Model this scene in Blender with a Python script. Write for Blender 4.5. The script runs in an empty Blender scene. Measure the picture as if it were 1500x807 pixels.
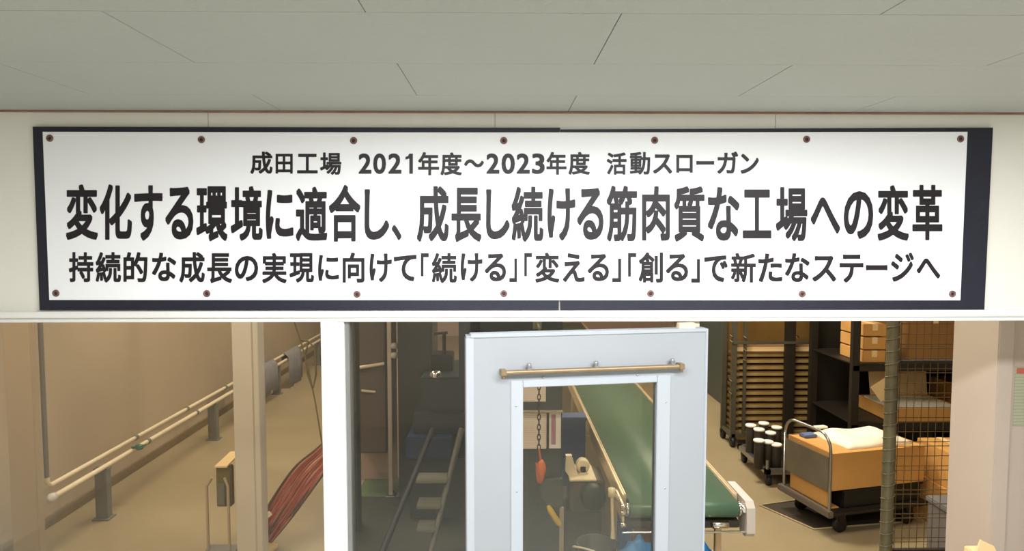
import bpy, bmesh, math, random
from mathutils import Vector, Matrix
random.seed(7)
S = bpy.context.scene
COL = S.collection

# ------------------------------------------------------------------ camera, light, exposure
F = 1000.0                      # focal length in pixels of the 1500x807 frame
CAM = Vector((0.0, -2.5, 2.35))
PITCH = math.atan(62.5 / F)
YAW = math.atan(15.0 / F)
cd = bpy.data.cameras.new('camera')
cam = bpy.data.objects.new('camera', cd)
COL.objects.link(cam)
cd.sensor_width = 36.0
cd.lens = 36.0 * F / 1500.0
cd.clip_start = 0.05
cam.location = CAM
cam.rotation_euler = (math.pi / 2 - PITCH, 0, -YAW)
S.camera = cam
S.view_settings.view_transform = 'Standard'
S.view_settings.look = 'None'
S.view_settings.exposure = 0.0
S.view_settings.gamma = 1.0
S.view_settings.use_curve_mapping = False
S.cycles.use_denoising = True
S.cycles.max_bounces = 10
S.cycles.transparent_max_bounces = 16
w = bpy.data.worlds.new('world')
w.use_nodes = True
w.node_tree.nodes['Background'].inputs[0].default_value = (0.02, 0.02, 0.02, 1)
w.node_tree.nodes['Background'].inputs[1].default_value = 1.0
S.world = w


def area(name, loc, size, power, color, rot=(0, 0, 0), size_y=None, spread=180):
    l = bpy.data.lights.new(name, 'AREA')
    l.shape = 'RECTANGLE'
    l.size = size
    l.size_y = size_y or size
    l.energy = power
    l.color = color
    l.spread = math.radians(spread)
    o = bpy.data.objects.new(name, l)
    o.location = loc
    o.rotation_euler = rot
    COL.objects.link(o)
    return o


R = math.radians
COOL = (0.97, 0.985, 1.0)
WARM = (1.0, 0.92, 0.78)
# anteroom ceiling lamps; the rear one, behind the camera, added for bounce fill
area('anteroom_lamp_or_fill', (0.45, -1.40, 2.775), 2.4, 128, COOL, (0, 0, 0), 0.22)
area('anteroom_lamp_or_fill', (0.0, -3.6, 2.775), 2.4, 40, COOL, (0, 0, 0), 0.22)
# factory hall ceiling lamps; front pair and low one added unseen as fill
for lx, ly, p in ((-2.5, 1.0, 60), (-2.4, 4.2, 75), (-2.4, 8.0, 70), (1.0, 0.95, 48), (1.7, 3.6, 120), (1.9, 7.0, 120), (4.8, 5.0, 18), (4.8, 9.5, 20), (3.6, 2.2, 13)):
    area('hall_lamp_or_fill', (lx, ly, 2.9 if lx == 3.6 else 3.7), 1.3, p, WARM, (0, 0, 0), 0.3)  # low one added out of view to brighten cart and cartons


# ------------------------------------------------------------------ pixel -> place helpers
_cy, _sy, _cp, _sp = math.cos(YAW), math.sin(YAW), math.cos(PITCH), math.sin(PITCH)
FWD = Vector((_sy * _cp, _cy * _cp, -_sp))
RGT = Vector((_cy, -_sy, 0))
UPV = RGT.cross(FWD)


def ray(px, py):
    return (RGT * ((px - 750.0) / F) + UPV * ((403.5 - py) / F) + FWD)


def W(px, py, Y):               # point on the vertical plane at depth Y
    r = ray(px, py)
    return CAM + r * ((Y - CAM.y) / r.y)


def G(px, py, z=0.0):           # point on the horizontal plane at height z
    r = ray(px, py)
    return CAM + r * ((z - CAM.z) / r.z)


def onplane(px, py, p0, n):
    r = ray(px, py)
    return CAM + r * ((p0 - CAM).dot(n) / r.dot(n))


# ------------------------------------------------------------------ materials
def lin(c):
    return tuple(((v / 255) / 12.92 if v / 255 <= 0.04045 else ((v / 255 + 0.055) / 1.055) ** 2.4) for v in c)


def mat(name, rgb, rough=0.6, metal=0.0, var=0.08, scale=6.0, bump=0.0, bscale=60.0, spec=0.5, rgb2=None, coat=0.0):
    m = bpy.data.materials.new(name)
    m.use_nodes = True
    nt = m.node_tree
    b = nt.nodes['Principled BSDF']
    b.inputs['Roughness'].default_value = rough
    b.inputs['Metallic'].default_value = metal
    b.inputs['Specular IOR Level'].default_value = spec
    b.inputs['Coat Weight'].default_value = coat
    tc = nt.nodes.new('ShaderNodeTexCoord')
    nz = nt.nodes.new('ShaderNodeTexNoise')
    nz.inputs['Scale'].default_value = scale
    nz.inputs['Detail'].default_value = 4
    nt.links.new(tc.outputs['Object'], nz.inputs['Vector'])
    mx = nt.nodes.new('ShaderNodeMix')
    mx.data_type = 'RGBA'
    c = lin(rgb)
    c2 = lin(rgb2) if rgb2 else tuple(v * (1 - var * 2) for v in c)
    c1 = c if rgb2 else tuple(min(1, v * (1 + var)) for v in c)
    mx.inputs[6].default_value = (*c1, 1)
    mx.inputs[7].default_value = (*c2, 1)
    nt.links.new(nz.outputs['Fac'], mx.inputs[0])
    nt.links.new(mx.outputs[2], b.inputs['Base Color'])
    if bump:
        n2 = nt.nodes.new('ShaderNodeTexNoise')
        n2.inputs['Scale'].default_value = bscale
        n2.inputs['Detail'].default_value = 3
        nt.links.new(tc.outputs['Object'], n2.inputs['Vector'])
        bp = nt.nodes.new('ShaderNodeBump')
        bp.inputs['Strength'].default_value = bump
        bp.inputs['Distance'].default_value = 0.01
        nt.links.new(n2.outputs['Fac'], bp.inputs['Height'])
        nt.links.new(bp.outputs[0], b.inputs['Normal'])
    return m


def glassmat(name, tint=(1, 1, 1), boost=1.0):
    m = bpy.data.materials.new(name)
    m.use_nodes = True
    nt = m.node_tree
    nt.nodes.clear()
    out = nt.nodes.new('ShaderNodeOutputMaterial')
    tr = nt.nodes.new('ShaderNodeBsdfTransparent')
    tr.inputs[0].default_value = (*tint, 1)
    gl = nt.nodes.new('ShaderNodeBsdfGlossy')
    gl.inputs['Roughness'].default_value = 0.02
    fr = nt.nodes.new('ShaderNodeFresnel')
    fr.inputs['IOR'].default_value = 1.5
    mu = nt.nodes.new('ShaderNodeMath')
    mu.operation = 'MULTIPLY'
    mu.inputs[1].default_value = boost
    mx = nt.nodes.new('ShaderNodeMixShader')
    nt.links.new(fr.outputs[0], mu.inputs[0])
    nt.links.new(mu.outputs[0], mx.inputs[0])
    nt.links.new(tr.outputs[0], mx.inputs[1])
    nt.links.new(gl.outputs[0], mx.inputs[2])
    nt.links.new(mx.outputs[0], out.inputs[0])
    return m


def linedpaper(name, rgb, ink, scale):
    m = mat(name, rgb, 0.7, var=0.02)
    nt = m.node_tree
    b = nt.nodes['Principled BSDF']
    src = b.inputs['Base Color'].links[0].from_socket
    tc = nt.nodes.new('ShaderNodeTexCoord')
    wv = nt.nodes.new('ShaderNodeTexWave')
    wv.bands_direction = 'Z'
    wv.inputs['Scale'].default_value = scale
    wv.inputs['Distortion'].default_value = 0.4
    rp = nt.nodes.new('ShaderNodeValToRGB')
    rp.color_ramp.elements[0].position = 0.75
    rp.color_ramp.elements[1].position = 0.95
    rp.color_ramp.elements[1].color = (0.45, 0.45, 0.45, 1)
    nt.links.new(tc.outputs['Object'], wv.inputs['Vector'])
    nt.links.new(wv.outputs['Fac'], rp.inputs[0])
    mx = nt.nodes.new('ShaderNodeMix')
    mx.data_type = 'RGBA'
    nt.links.new(rp.outputs[0], mx.inputs[0])
    nt.links.new(src, mx.inputs[6])
    mx.inputs[7].default_value = (*lin(ink), 1)
    nt.links.new(mx.outputs[2], b.inputs['Base Color'])
    return m


M = {}
M['wall'] = mat('white_wall_paint', (238, 234, 224), 0.55, var=0.025, scale=2.5, bump=0.03, bscale=120)
M['ceiling'] = mat('ceiling_board', (176, 177, 168), 0.85, var=0.02, scale=3, bump=0.22, bscale=70)
M['seam'] = mat('ceiling_seam', (140, 138, 130), 0.9)
M['rust'] = mat('rusty_trim', (190, 150, 130), 0.7, rgb2=(120, 80, 60), scale=9)
M['alu'] = mat('painted_aluminium', (238, 236, 230), 0.4, var=0.02)
M['alugrey'] = mat('grey_aluminium', (150, 150, 148), 0.35, 0.6, var=0.05)
M['seal'] = mat('dark_seal', (45, 42, 40), 0.6)
M['navy'] = mat('navy_board', (26, 28, 44), 0.5, var=0.15, scale=20, bump=0.04, bscale=200)
M['vinyl'] = mat('white_vinyl', (250, 250, 252), 0.45, var=0.01, scale=3)
M['ink'] = mat('black_ink', (26, 21, 25), 0.42, scale=7, rgb2=(42, 36, 40), spec=0.35)
M['grommet'] = mat('grommet_metal', (124, 98, 92), 0.45, 0.3, var=0.2, scale=60)
M['screw'] = mat('rusty_screw', (72, 40, 36), 0.6, 0.2, var=0.3, scale=80)
M['doorskin'] = mat('door_aluminium', (154, 158, 162), 0.42, 0.15, var=0.04, scale=2.5)
M['doorlip'] = mat('door_edge_aluminium', (170, 175, 181), 0.35, 0.15, var=0.03)
M['brass'] = mat('dull_brass', (150, 128, 98), 0.45, 0.55, var=0.2, scale=14)
M['steel'] = mat('steel', (170, 168, 162), 0.3, 0.9, var=0.08, scale=20)
M['chrome'] = mat('chrome', (215, 212, 205), 0.14, 1.0, var=0.03)
M['glass'] = glassmat('window_glass', (0.93, 0.92, 0.88), 1.0)
M['tan'] = mat('tan_wall', (180, 160, 132), 0.6, var=0.05, scale=1.2)
M['tanlow'] = mat('tan_column_paint', (176, 156, 128), 0.6, var=0.05, scale=2)
M['skirt'] = mat('brown_skirting', (120, 98, 58), 0.6, var=0.12)
M['pinkwall'] = mat('pinkish_wall', (190, 165, 148), 0.7, var=0.05)
M['concrete'] = mat('concrete_floor', (166, 149, 116), 0.32, rgb2=(142, 126, 94), scale=1.3, bump=0.02, bscale=30, spec=0.4)
M['pillar'] = mat('cream_pillar', (186, 172, 158), 0.6, var=0.03)
M['whitecol'] = mat('white_column', (204, 194, 180), 0.6, var=0.03, scale=3)
M['cream'] = mat('cream_paint', (226, 208, 176), 0.4, var=0.06, scale=8)
M['greypost'] = mat('grey_paint', (112, 108, 96), 0.55, var=0.08)
M['valve'] = mat('green_valve', (60, 104, 76), 0.4)
M['redcable'] = mat('red_cable', (192, 102, 76), 0.5, var=0.2, scale=12)
M['darkcable'] = mat('brown_cable', (92, 66, 40), 0.6)
M['cord'] = mat('olive_cord', (112, 98, 52), 0.7)
M['rag'] = mat('grey_rag', (132, 128, 128), 0.9, var=0.15, scale=10, bump=0.1)
M['taupe'] = mat('taupe_metal', (98, 86, 76), 0.45, var=0.04)
M['darkpost'] = mat('dark_grey_paint', (64, 62, 54), 0.5, var=0.1)
M['olive'] = mat('olive_machine', (62, 60, 50), 0.45, var=0.12, scale=4)
M['slate'] = mat('slate_machine', (46, 52, 52), 0.45, var=0.1)
M['bluetray'] = mat('blue_tray', (40, 56, 84), 0.5, var=0.08)
M['bluecrate'] = mat('blue_crate', (62, 80, 124), 0.5, var=0.08)
M['greenmat'] = mat('green_mat', (86, 104, 64), 0.8, var=0.1)
M['baseshade'] = mat('machine_base_and_floor_shade', (56, 54, 40), 0.55, rgb2=(42, 48, 30), scale=2.5)  # shared by the machine base and the painted shade on the floor
M['tread'] = mat('grey_tread', (100, 98, 84), 0.5)
M['stringer'] = mat('dark_stringer', (80, 78, 66), 0.5)
M['cabinet'] = mat('blue_grey_cabinet', (50, 57, 61), 0.45, var=0.06)
M['paper'] = linedpaper('lined_paper', (236, 222, 218), (170, 150, 146), 24)
M['paperplain'] = mat('plain_paper', (236, 230, 232), 0.75, var=0.02)
M['purple'] = mat('purple_stripe', (176, 130, 160), 0.7)
M['ledge'] = mat('beige_ledge', (176, 164, 146), 0.5)
M['chainm'] = mat('dark_chain', (58, 50, 46), 0.4, 0.6)
M['orange'] = mat('orange_plastic', (214, 108, 42), 0.5, var=0.12, scale=20)
M['yellow'] = mat('yellow_plastic', (226, 190, 48), 0.45)
M['darkgrey'] = mat('dark_plastic', (70, 72, 72), 0.5)
M['belt'] = mat('green_belt', (78, 112, 92), 0.3, var=0.05, scale=3, rgb2=(90, 120, 96), spec=0.8)
M['rollerg'] = mat('roller_green', (22, 88, 66), 0.35)
M['aluprofile'] = mat('conveyor_aluminium', (232, 212, 180), 0.32, 0.35, var=0.05)
M['endplate'] = mat('pale_grey_plate', (206, 198, 190), 0.4, var=0.04)
M['motor'] = mat('dark_green_motor', (34, 48, 42), 0.5, var=0.1)
M['black'] = mat('black_plastic', (18, 17, 16), 0.5, var=0.2)
M['bluebag'] = mat('blue_plastic_bag', (30, 132, 208), 0.35, var=0.1, rgb2=(18, 98, 168), scale=9)
M['carton'] = mat('brown_carton', (206, 152, 80), 0.8, var=0.06, scale=3)
M['cartond'] = mat('dark_or_shaded_carton', (150, 108, 58), 0.85, var=0.08, scale=3)
M['cartonp'] = mat('pale_carton', (236, 204, 150), 0.8, var=0.05, scale=3)
M['cream_paper'] = mat('cream_paper', (252, 240, 212), 0.8, var=0.02)
M['greencab'] = mat('dark_green_cabinet', (66, 76, 68), 0.45, var=0.06)
M['rackm'] = mat('rack_steel', (96, 92, 76), 0.4, 0.4, var=0.12, scale=12)
M['tray'] = mat('brown_tray', (128, 96, 44), 0.55, var=0.2, scale=5)
M['traylip'] = mat('pale_tray_lip', (136, 108, 58), 0.4, 0.2, scale=7, rgb2=(190, 166, 112))
M['disc'] = mat('white_disc', (250, 242, 224), 0.5, var=0.02)
M['darkcan'] = mat('dark_can', (50, 43, 32), 0.5, var=0.2)
M['platepanel'] = mat('grey_panel', (112, 102, 84), 0.5, 0.2, var=0.15, scale=5)
M['wire'] = mat('dark_wire', (104, 82, 46), 0.45, 0.4, var=0.1)
M['wrap'] = mat('film_wrapped_post', (70, 66, 46), 0.3, rgb2=(112, 106, 80), scale=14, bump=0.5, bscale=22)
M['rackdark'] = mat('dark_rack_paint', (36, 29, 19), 0.5, var=0.15)
M['blackbag'] = mat('black_bag', (24, 20, 16), 0.35, var=0.2, bump=0.2, bscale=14)
M['greybin'] = mat('blue_grey_bin', (112, 108, 106), 0.5, var=0.05)
M['mat'] = mat('cart_shadow_brown', (62, 50, 34), 0.85, var=0.12, scale=8)  # cart shadow put into the colour
M['shadowrim'] = mat('shadow_sheet_rim', (178, 156, 118), 0.6)
M['notice'] = linedpaper('green_notice', (166, 168, 142), (120, 122, 104), 22)
M['redink'] = mat('red_heading', (178, 92, 78), 0.7)


# ------------------------------------------------------------------ mesh building
OFF = {}


class MB:
    def __init__(self, mtx=None):
        self.v, self.f, self.s, self.mi = [], [], [], []
        self.m = mtx
        self.cur = 0

    def add(self, vs, fs, smooth=False):
        n = len(self.v)
        for p in vs:
            p = Vector(p)
            self.v.append(self.m @ p if self.m else p)
        for f in fs:
            self.f.append([i + n for i in f])
            self.s.append(smooth)
            self.mi.append(self.cur)
        return self

    def frombm(self, bm, smooth=False):
        bm.verts.index_update()
        self.add([v.co.copy() for v in bm.verts], [[v.index for v in f.verts] for f in bm.faces], smooth)
        bm.free()
        return self

    def box(self, x0, x1, y0, y1, z0, z1, bev=0.0, mtx=None):
        x0, x1 = sorted((x0, x1)); y0, y1 = sorted((y0, y1)); z0, z1 = sorted((z0, z1))
        bm = bmesh.new()
        bmesh.ops.create_cube(bm, size=1)
        for v in bm.verts:
            v.co = Vector(((x0 + x1) / 2 + v.co.x * (x1 - x0), (y0 + y1) / 2 + v.co.y * (y1 - y0), (z0 + z1) / 2 + v.co.z * (z1 - z0)))
        if bev:
            bev = min(bev, (x1 - x0) * .45, (y1 - y0) * .45, (z1 - z0) * .45)
            bmesh.ops.bevel(bm, geom=bm.edges[:], offset=bev, segments=2, affect='EDGES')
        if mtx:
            bm.transform(mtx)
        return self.frombm(bm)

    def tube(self, pts, r, seg=8, cap=True):
        pts = [Vector(p) for p in pts]
        rs = r if isinstance(r, (list, tuple)) else [r] * len(pts)
        vs, fs = [], []
        t0 = (pts[1] - pts[0]).normalized()
        u = t0.orthogonal().normalized()
        for i, p in enumerate(pts):
            if i == 0:
                t = t0
            elif i == len(pts) - 1:
                t = (pts[i] - pts[i - 1]).normalized()
            else:
                t = ((pts[i + 1] - p).normalized() + (p - pts[i - 1]).normalized()).normalized()
            u = (u - t * u.dot(t)).normalized()
            b = t.cross(u)
            for k in range(seg):
                a = 2 * math.pi * k / seg
                vs.append(p + (u * math.cos(a) + b * math.sin(a)) * rs[i])
        for i in range(len(pts) - 1):
            for k in range(seg):
                k2 = (k + 1) % seg
                fs.append([i * seg + k, i * seg + k2, (i + 1) * seg + k2, (i + 1) * seg + k])
        self.add(vs, fs, True)
        if cap:
            n = len(pts)
            self.add(vs[:seg], [list(range(seg))[::-1]])
            self.add(vs[(n - 1) * seg:], [list(range(seg))])
        return self

    def loop(self, pts, r, seg=6):            # closed ring tube
        pts = [Vector(p) for p in pts]
        n = len(pts)
        c = sum(pts, Vector()) / n
        vs, fs = [], []
        nrm = (pts[1] - pts[0]).cross(pts[n // 3] - pts[0]).normalized()
        for i, p in enumerate(pts):
            t = (pts[(i + 1) % n] - pts[i - 1]).normalized()
            o = t.cross(nrm)
            for k in range(seg):
                a = 2 * math.pi * k / seg
                vs.append(p + (o * math.cos(a) + nrm * math.sin(a)) * r)
        for i in range(n):
            j = (i + 1) % n
            for k in range(seg):
                k2 = (k + 1) % seg
                fs.append([i * seg + k, i * seg + k2, j * seg + k2, j * seg + k])
        return self.add(vs, fs, True)

    def lathe(self, origin, prof, axis='Z', seg=24, smooth=True):
        o = Vector(origin)
        vs, fs = [], []
        for (r, h) in prof:
            for k in range(seg):
                a = 2 * math.pi * k / seg
                c, s = math.cos(a) * r, math.sin(a) * r
                vs.append(o + (Vector((c, s, h)) if axis == 'Z' else Vector((h, c, s)) if axis == 'X' else Vector((s, h, c))))
        for i in range(len(prof) - 1):
            for k in range(seg):
                k2 = (k + 1) % seg
                fs.append([i * seg + k, i * seg + k2, (i + 1) * seg + k2, (i + 1) * seg + k])
        return self.add(vs, fs, smooth)

    def prism(self, poly, direction):           # poly: 3d points, extruded along direction
        n = len(poly)
        d = Vector(direction)
        vs = [Vector(p) for p in poly] + [Vector(p) + d for p in poly]
        fs = [list(range(n)), list(range(n, 2 * n))[::-1]]
        for i in range(n):
            j = (i + 1) % n
            fs.append([i, i + n, j + n, j])
        return self.add(vs, fs)

    def build(self, name, material, parent=None):
        me = bpy.data.meshes.new(name)
        off = OFF.get(parent.as_pointer(), Vector()) if parent else Vector()
        me.from_pydata([v - off for v in self.v], [], self.f)
        ms = material if isinstance(material, (list, tuple)) else [material]
        for m_ in ms:
            me.materials.append(m_)
        me.polygons.foreach_set('use_smooth', self.s)
        me.polygons.foreach_set('material_index', self.mi)
        bm = bmesh.new(); bm.from_mesh(me)
        bmesh.ops.recalc_face_normals(bm, faces=bm.faces[:])
        bm.to_mesh(me); bm.free()
        me.update()
        o = bpy.data.objects.new(name, me)
        COL.objects.link(o)
        if parent:
            o.parent = parent
        OFF[o.as_pointer()] = off
        KEEP.append(o)
        return o


KEEP = []


def tag(o, label, cat, group=None, kind=None):
    o['label'] = label
    o['category'] = cat
    if group:
        o['group'] = group
    if kind:
        o['kind'] = kind
    return o


def thing(name, label, cat, loc=(0, 0, 0), group=None):
    o = bpy.data.objects.new(name, None)
    o.empty_display_size = 0.1
    o.location = loc
    COL.objects.link(o)
    OFF[o.as_pointer()] = Vector(loc)
    KEEP.append(o)
    return tag(o, label, cat, group)


def struct(name, mb, m, parent=None):
    o = mb.build(name, m, parent)
    o['kind'] = 'structure'
    return o


def arc(c, a0, a1, r, u, v, n=8):
    c, u, v = Vector(c), Vector(u), Vector(v)
    return [c + u * (math.cos(a0 + (a1 - a0) * i / n) * r) + v * (math.sin(a0 + (a1 - a0) * i / n) * r) for i in range(n + 1)]


ORD = ['first', 'second', 'third', 'fourth', 'fifth', 'sixth', 'seventh', 'eighth', 'ninth', 'tenth', 'eleventh', 'twelfth', 'thirteenth', 'fourteenth', 'fifteenth', 'sixteenth']

# ------------------------------------------------------------------ the setting
ZC = W(735, 163.5, 0).z                    # ceiling height
HZ = 3.8                                   # hall ceiling
struct('floor', MB().box(-4.2, 8.2, 0.0, 13.2, -0.1, 0.0), M['concrete'])
struct('floor', MB().box(-4.2, 4.2, -5.75, 0.0, -0.1, 0.0), mat('pale_vinyl_floor', (214, 214, 208), 0.4, var=0.03))
cb = MB()
cb.cur = 0
rows = []
y = -0.29
while y > -5.5:
    rows.append(y); y -= 0.41
edges = [0.0] + rows + [-5.6]
for i in range(len(edges) - 1):
    y1, y0 = edges[i], edges[i + 1]
    sx = 0.24 if i % 2 == 0 else -0.27
    x = sx - 4 * 1.03
    while x < 3.7:
        xa, xb = max(x, -3.7), min(x + 1.03, 3.7)
        if xb - xa > 0.02:
            cb.box(xa + 0.0009, xb - 0.0009, y0 + 0.0002, y1 - 0.0002, ZC, ZC + 0.012, 0.0006)
        x += 1.03
cb.cur = 1
cb.box(-3.7, 3.7, -5.6, 0.0, ZC + 0.010, ZC + 0.06)
struct('ceiling', cb, [M['ceiling'], M['seam']])
struct('ceiling', MB().box(-4.0, 8.2, 0.12, 13.2, HZ, HZ + 0.1), M['tan'])

ZH0 = W(735, 470, 0).z                     # underside of window head rail
ZH1 = W(735, 456.5, 0).z
XO = W(1006, 640, 0.02).x                  # door opening, left side
wf = MB()
wf.box(-4.2, 8.2, 0.0, 0.12, ZH1 - 0.005, HZ)          # header above the windows
wf.box(-3.7, XO - 0.03, 0.01, 0.11, 0.0, 0.82)         # low wall below the windows
wf.box(2.35, 8.2, 0.0, 0.12, 0.0, ZH1)                 # wall to the right of the opening
wf.box(-4.2, -2.55, 0.0, 0.12, 0.0, ZH1)               # wall left of the first window
# thin panel joints of the header cladding
struct('wall_front', wf, M['wall'])
j = MB()
for px in (305, 725, 1136):
    p = W(px, 175, 0)
    j.box(p.x - 0.0012, p.x + 0.0012, -0.0008, 0.001, W(735, 188, 0).z, ZC)
struct('trim_1', j, mat('panel_joint', (176, 170, 156), 0.8))
struct('trim_2', MB().box(-3.7, 3.7, -0.012, 0.0, ZC - 0.007, ZC, 0.002), M['rust'])
struct('wall_left', MB().box(-4.2, -3.64, 0.12, 13.2, 0, HZ), M['tan'])
struct('wall_right', MB().box(8.0, 8.2, 0.12, 13.2, 0, HZ), M['tan'])
struct('wall_back', MB().box(-4.2, 8.2, 13.0, 13.2, 0, HZ), M['pinkwall'])
struct('wall_left', MB().box(-3.85, -3.7, -5.6, 0, 0, ZC), M['wall'])
struct('wall_right', MB().box(3.7, 3.85, -5.6, 0, 0, ZC), M['wall'])
struct('wall_back', MB().box(-3.7, 3.7, -5.75, -5.6, 0, ZC), M['wall'])
struct('baseboard_left', MB().box(-3.64, -3.615, 0.12, 13.0, 0, 0.085, 0.004), M['skirt'])

# window head rail and posts of the partition
h = MB()
h.box(-2.55, 2.35, -0.028, 0.10, W(735, 465.0, -0.028).z, W(735, 455.5, -0.028).z, 0.003)
h.box(-2.55, 2.35, -0.016, 0.09, W(735, 467.0, -0.016).z, W(735, 464.0, -0.016).z)
h.box(-2.55, 2.35, -0.024, 0.08, W(735, 471, -0.024).z, W(735, 467.3, -0.024).z, 0.002)
struct('trim_3', h, M['alu'])
YF = -0.03
p = MB()
xa, xb = W(471.5, 600, YF).x, W(496.5, 600, YF).x
p.box(xa, xb, YF, 0.09, 0.0, W(735, 470, YF).z, 0.003)
struct('trim_4', p, M['alu'])
ZS = 0.82
# window 1 (left) : frame rails + pane
w1 = MB()
w1.box(-2.55, -2.50, 0.01, 0.06, ZS, ZH0, 0.003)
w1.box(xa - 0.006, xa + 0.003, 0.0, 0.06, ZS, ZH0)
w1.box(-2.50, xa, 0.01, 0.06, ZS, ZS + 0.05, 0.003)
w1.box(-2.50, xa, 0.01, 0.06, ZH0 - 0.004, ZH0 + 0.01)
win1 = struct('window_1', w1, M['alu'])
struct('glass_pane', MB().box(-2.50, xa - 0.003, 0.03, 0.035, ZS + 0.05, ZH0), M['glass'], win1)
# window 2 (middle, half behind the door)
w2 = MB()
xc, xd = W(499, 600, 0.0).x, W(507, 600, 0.0).x
w2.box(xc, xd, -0.018, 0.06, ZS, ZH0, 0.002)
w2.box(xd, XO - 0.03, 0.01, 0.06, ZS, ZS + 0.05, 0.003)
w2.box(xd, XO - 0.03, 0.01, 0.06, ZH0 - 0.003, ZH0 + 0.01)
win2 = struct('window_2', w2, M['alu'])
sl = MB()
sl.box(xb - 0.001, xc + 0.002, -0.006, 0.06, ZS, ZH0)
struct('seal_strip', sl, M['alugrey'], win2)
sl = MB()
sl.box(xd, xd + 0.016, 0.0, 0.06, ZS, ZH0, 0.002)
struct('glazing_channel', sl, M['alugrey'], win2)
struct('glass_pane', MB().box(xd + 0.012, XO - 0.03, 0.03, 0.035, ZS + 0.05, ZH0), M['glass'], win2)
# post between the middle window and the doorway
pm = MB()
pm.box(W(990, 640, 0).x, W(1022, 640, 0).x, 0.0, 0.09, 0, W(735, 470, 0).z, 0.002)
struct('trim_5', pm, M['cream'])
tk = MB()
tk.box(-0.35, 2.35, 0.03, 0.10, ZH0 - 0.004, ZH0 + 0.01)
struct('trim_6', tk, M['seal'])

# ------------------------------------------------------------------ sliding door hung ajar in front of the partition
DR = W(1036.5, 481, -0.06)
dl_d = (DR.y - CAM.y) * 140.0 / 148.5
DL = CAM + ray(683, 489) * (dl_d / ray(683, 489).y)
DZ = DR.z
du = Vector((DL.x - DR.x, DL.y - DR.y, 0)); DW = du.length; du.normalize()
dn = Vector((-du.y, du.x, 0))
if dn.y > 0:
    dn = -dn                                  # towards the viewer
DM = Matrix(((du.x, -dn.x, 0, DR.x), (du.y, -dn.y, 0, DR.y), (0, 0, 1, 0), (0, 0, 0, 1)))   # local: x leftwards along leaf, y into the hall, z up


def dloc(px, py, off=0.0):
    p_ = onplane(px, py, DR + dn * off, dn)
    q = p_ - DR
    return q.dot(du), p_.z


TH = 0.036
u0, zt = dloc(962.5, 559.5); u1, _ = dloc(765.5, 600)
zb = 0.75
lf = MB(DM)
lf.box(0, u0, 0, TH, 0.02, DZ - 0.004)
lf.box(u1, DW, 0, TH, 0.02, DZ - 0.004)
lf.box(u0, u1, 0, TH, zt, DZ - 0.004)
lf.box(u0, u1, 0, TH, 0.02, zb)
door = struct('door_1', lf, M['doorskin'])
lp = MB(DM)
lp.box(DW - 0.026, DW + 0.002, -0.004, TH + 0.002, 0.02, DZ - 0.012, 0.002)
lp.box(-0.002, 0.008, -0.004, TH + 0.002, 0.02, DZ, 0.002)
lp.box(0.006, DW - 0.014, -0.005, TH + 0.002, DZ - 0.012, DZ + 0.002, 0.002)
struct('edge_channel', lp, M['doorlip'], door)
bo0, bzt = dloc(982, 549); bo1, _ = dloc(748, 600)
bd = MB(DM)
bd.box(bo0, u0 + 0.001, -0.005, 0.002, zb - 0.04, bzt, 0.002)
bd.box(u1 - 0.001, bo1, -0.005, 0.002, zb - 0.04, bzt, 0.002)
bd.box(u0, u1, -0.005, 0.002, zt, bzt, 0.002)
bd.box(u0, u1, -0.005, 0.002, zb - 0.04, zb, 0.002)
bead = struct('glazing_bead', bd, M['doorlip'], door)
for px, py in ((756, 595), (975, 589), (796, 552.5), (934, 549.5), (757, 720), (974, 715)):
    a, z = dloc(px, py, 0.005)
    sc = MB(DM); sc.lathe((a, -0.005, z), [(0.0, -0.0015), (0.003, -0.001), (0.0036, 0.001)], 'Y', 10)
    struct('screw', sc, M['steel'], bead)
struct('glass_pane', MB(DM).box(u0 - 0.005, u1 + 0.005, 0.015, 0.020, zb - 0.01, zt + 0.005), M['glass'], door)
# brass rail across the top of the door
ba, bz = dloc(734, 547, 0.025); bb, bz2 = dloc(1001, 535.5, 0.025)
zr = (bz + bz2) / 2
rail = MB(DM)
rail.tube([(bb, -0.025, zr), (ba, -0.025, zr)], 0.0085, 14)
rl = struct('sign_rail', rail, M['brass'], door)
for px, py in ((775, 533.5), (873, 530.5), (985, 528)):
    a, z = dloc(px, py, 0.02)
    c = MB(DM)
    c.box(a - 0.008, a + 0.008, -0.03, 0.0, zr, zr + 0.012, 0.002)
    c.lathe((a, -0.02, zr + 0.010), [(0, 0.018), (0.006, 0.018), (0.008, 0.015), (0.008, 0.004), (0.006, 0)], 'Z', 12)
    struct('clip', c, M['alugrey'], rl)
for a in (bb + 0.008, ba - 0.008):
    c = MB(DM); c.lathe((a, -0.025, zr - 0.022), [(0, 0), (0.006, 0.001), (0.006, 0.018)], 'Z', 10)
    c.box(a - 0.01, a + 0.01, -0.036, 0.0, zr - 0.01, zr + 0.010, 0.002)
    struct('rail_end', c, M['brass'], rl)
bp_ = MB(DM)
bp_.box(bb + 0.02, ba - 0.015, -0.014, 0.0, zr - 0.012, zr - 0.002, 0.002)
struct('back_plate', bp_, M['doorlip'], rl)
hg = MB(DM)
hu0, _ = dloc(1020, 475); hu1, _ = dloc(996, 475)
hg.box(hu0, hu1, 0.004, 0.03, DZ, DZ + 0.02, 0.002)
struct('hanger', hg, M['cream'], door)

# ------------------------------------------------------------------ backing boards and slogan banner
YB = -0.012


def quadslab(mb, pts, yf, yb):
    f = [W(px, py, yf) for px, py in pts]
    b = [Vector((v.x, yb, v.z)) for v in f]
    mb.add(f + b, [[0, 1, 2, 3], [7, 6, 5, 4], [0, 4, 5, 1], [1, 5, 6, 2], [2, 6, 7, 3], [3, 7, 4, 0]])
    return mb


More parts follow.
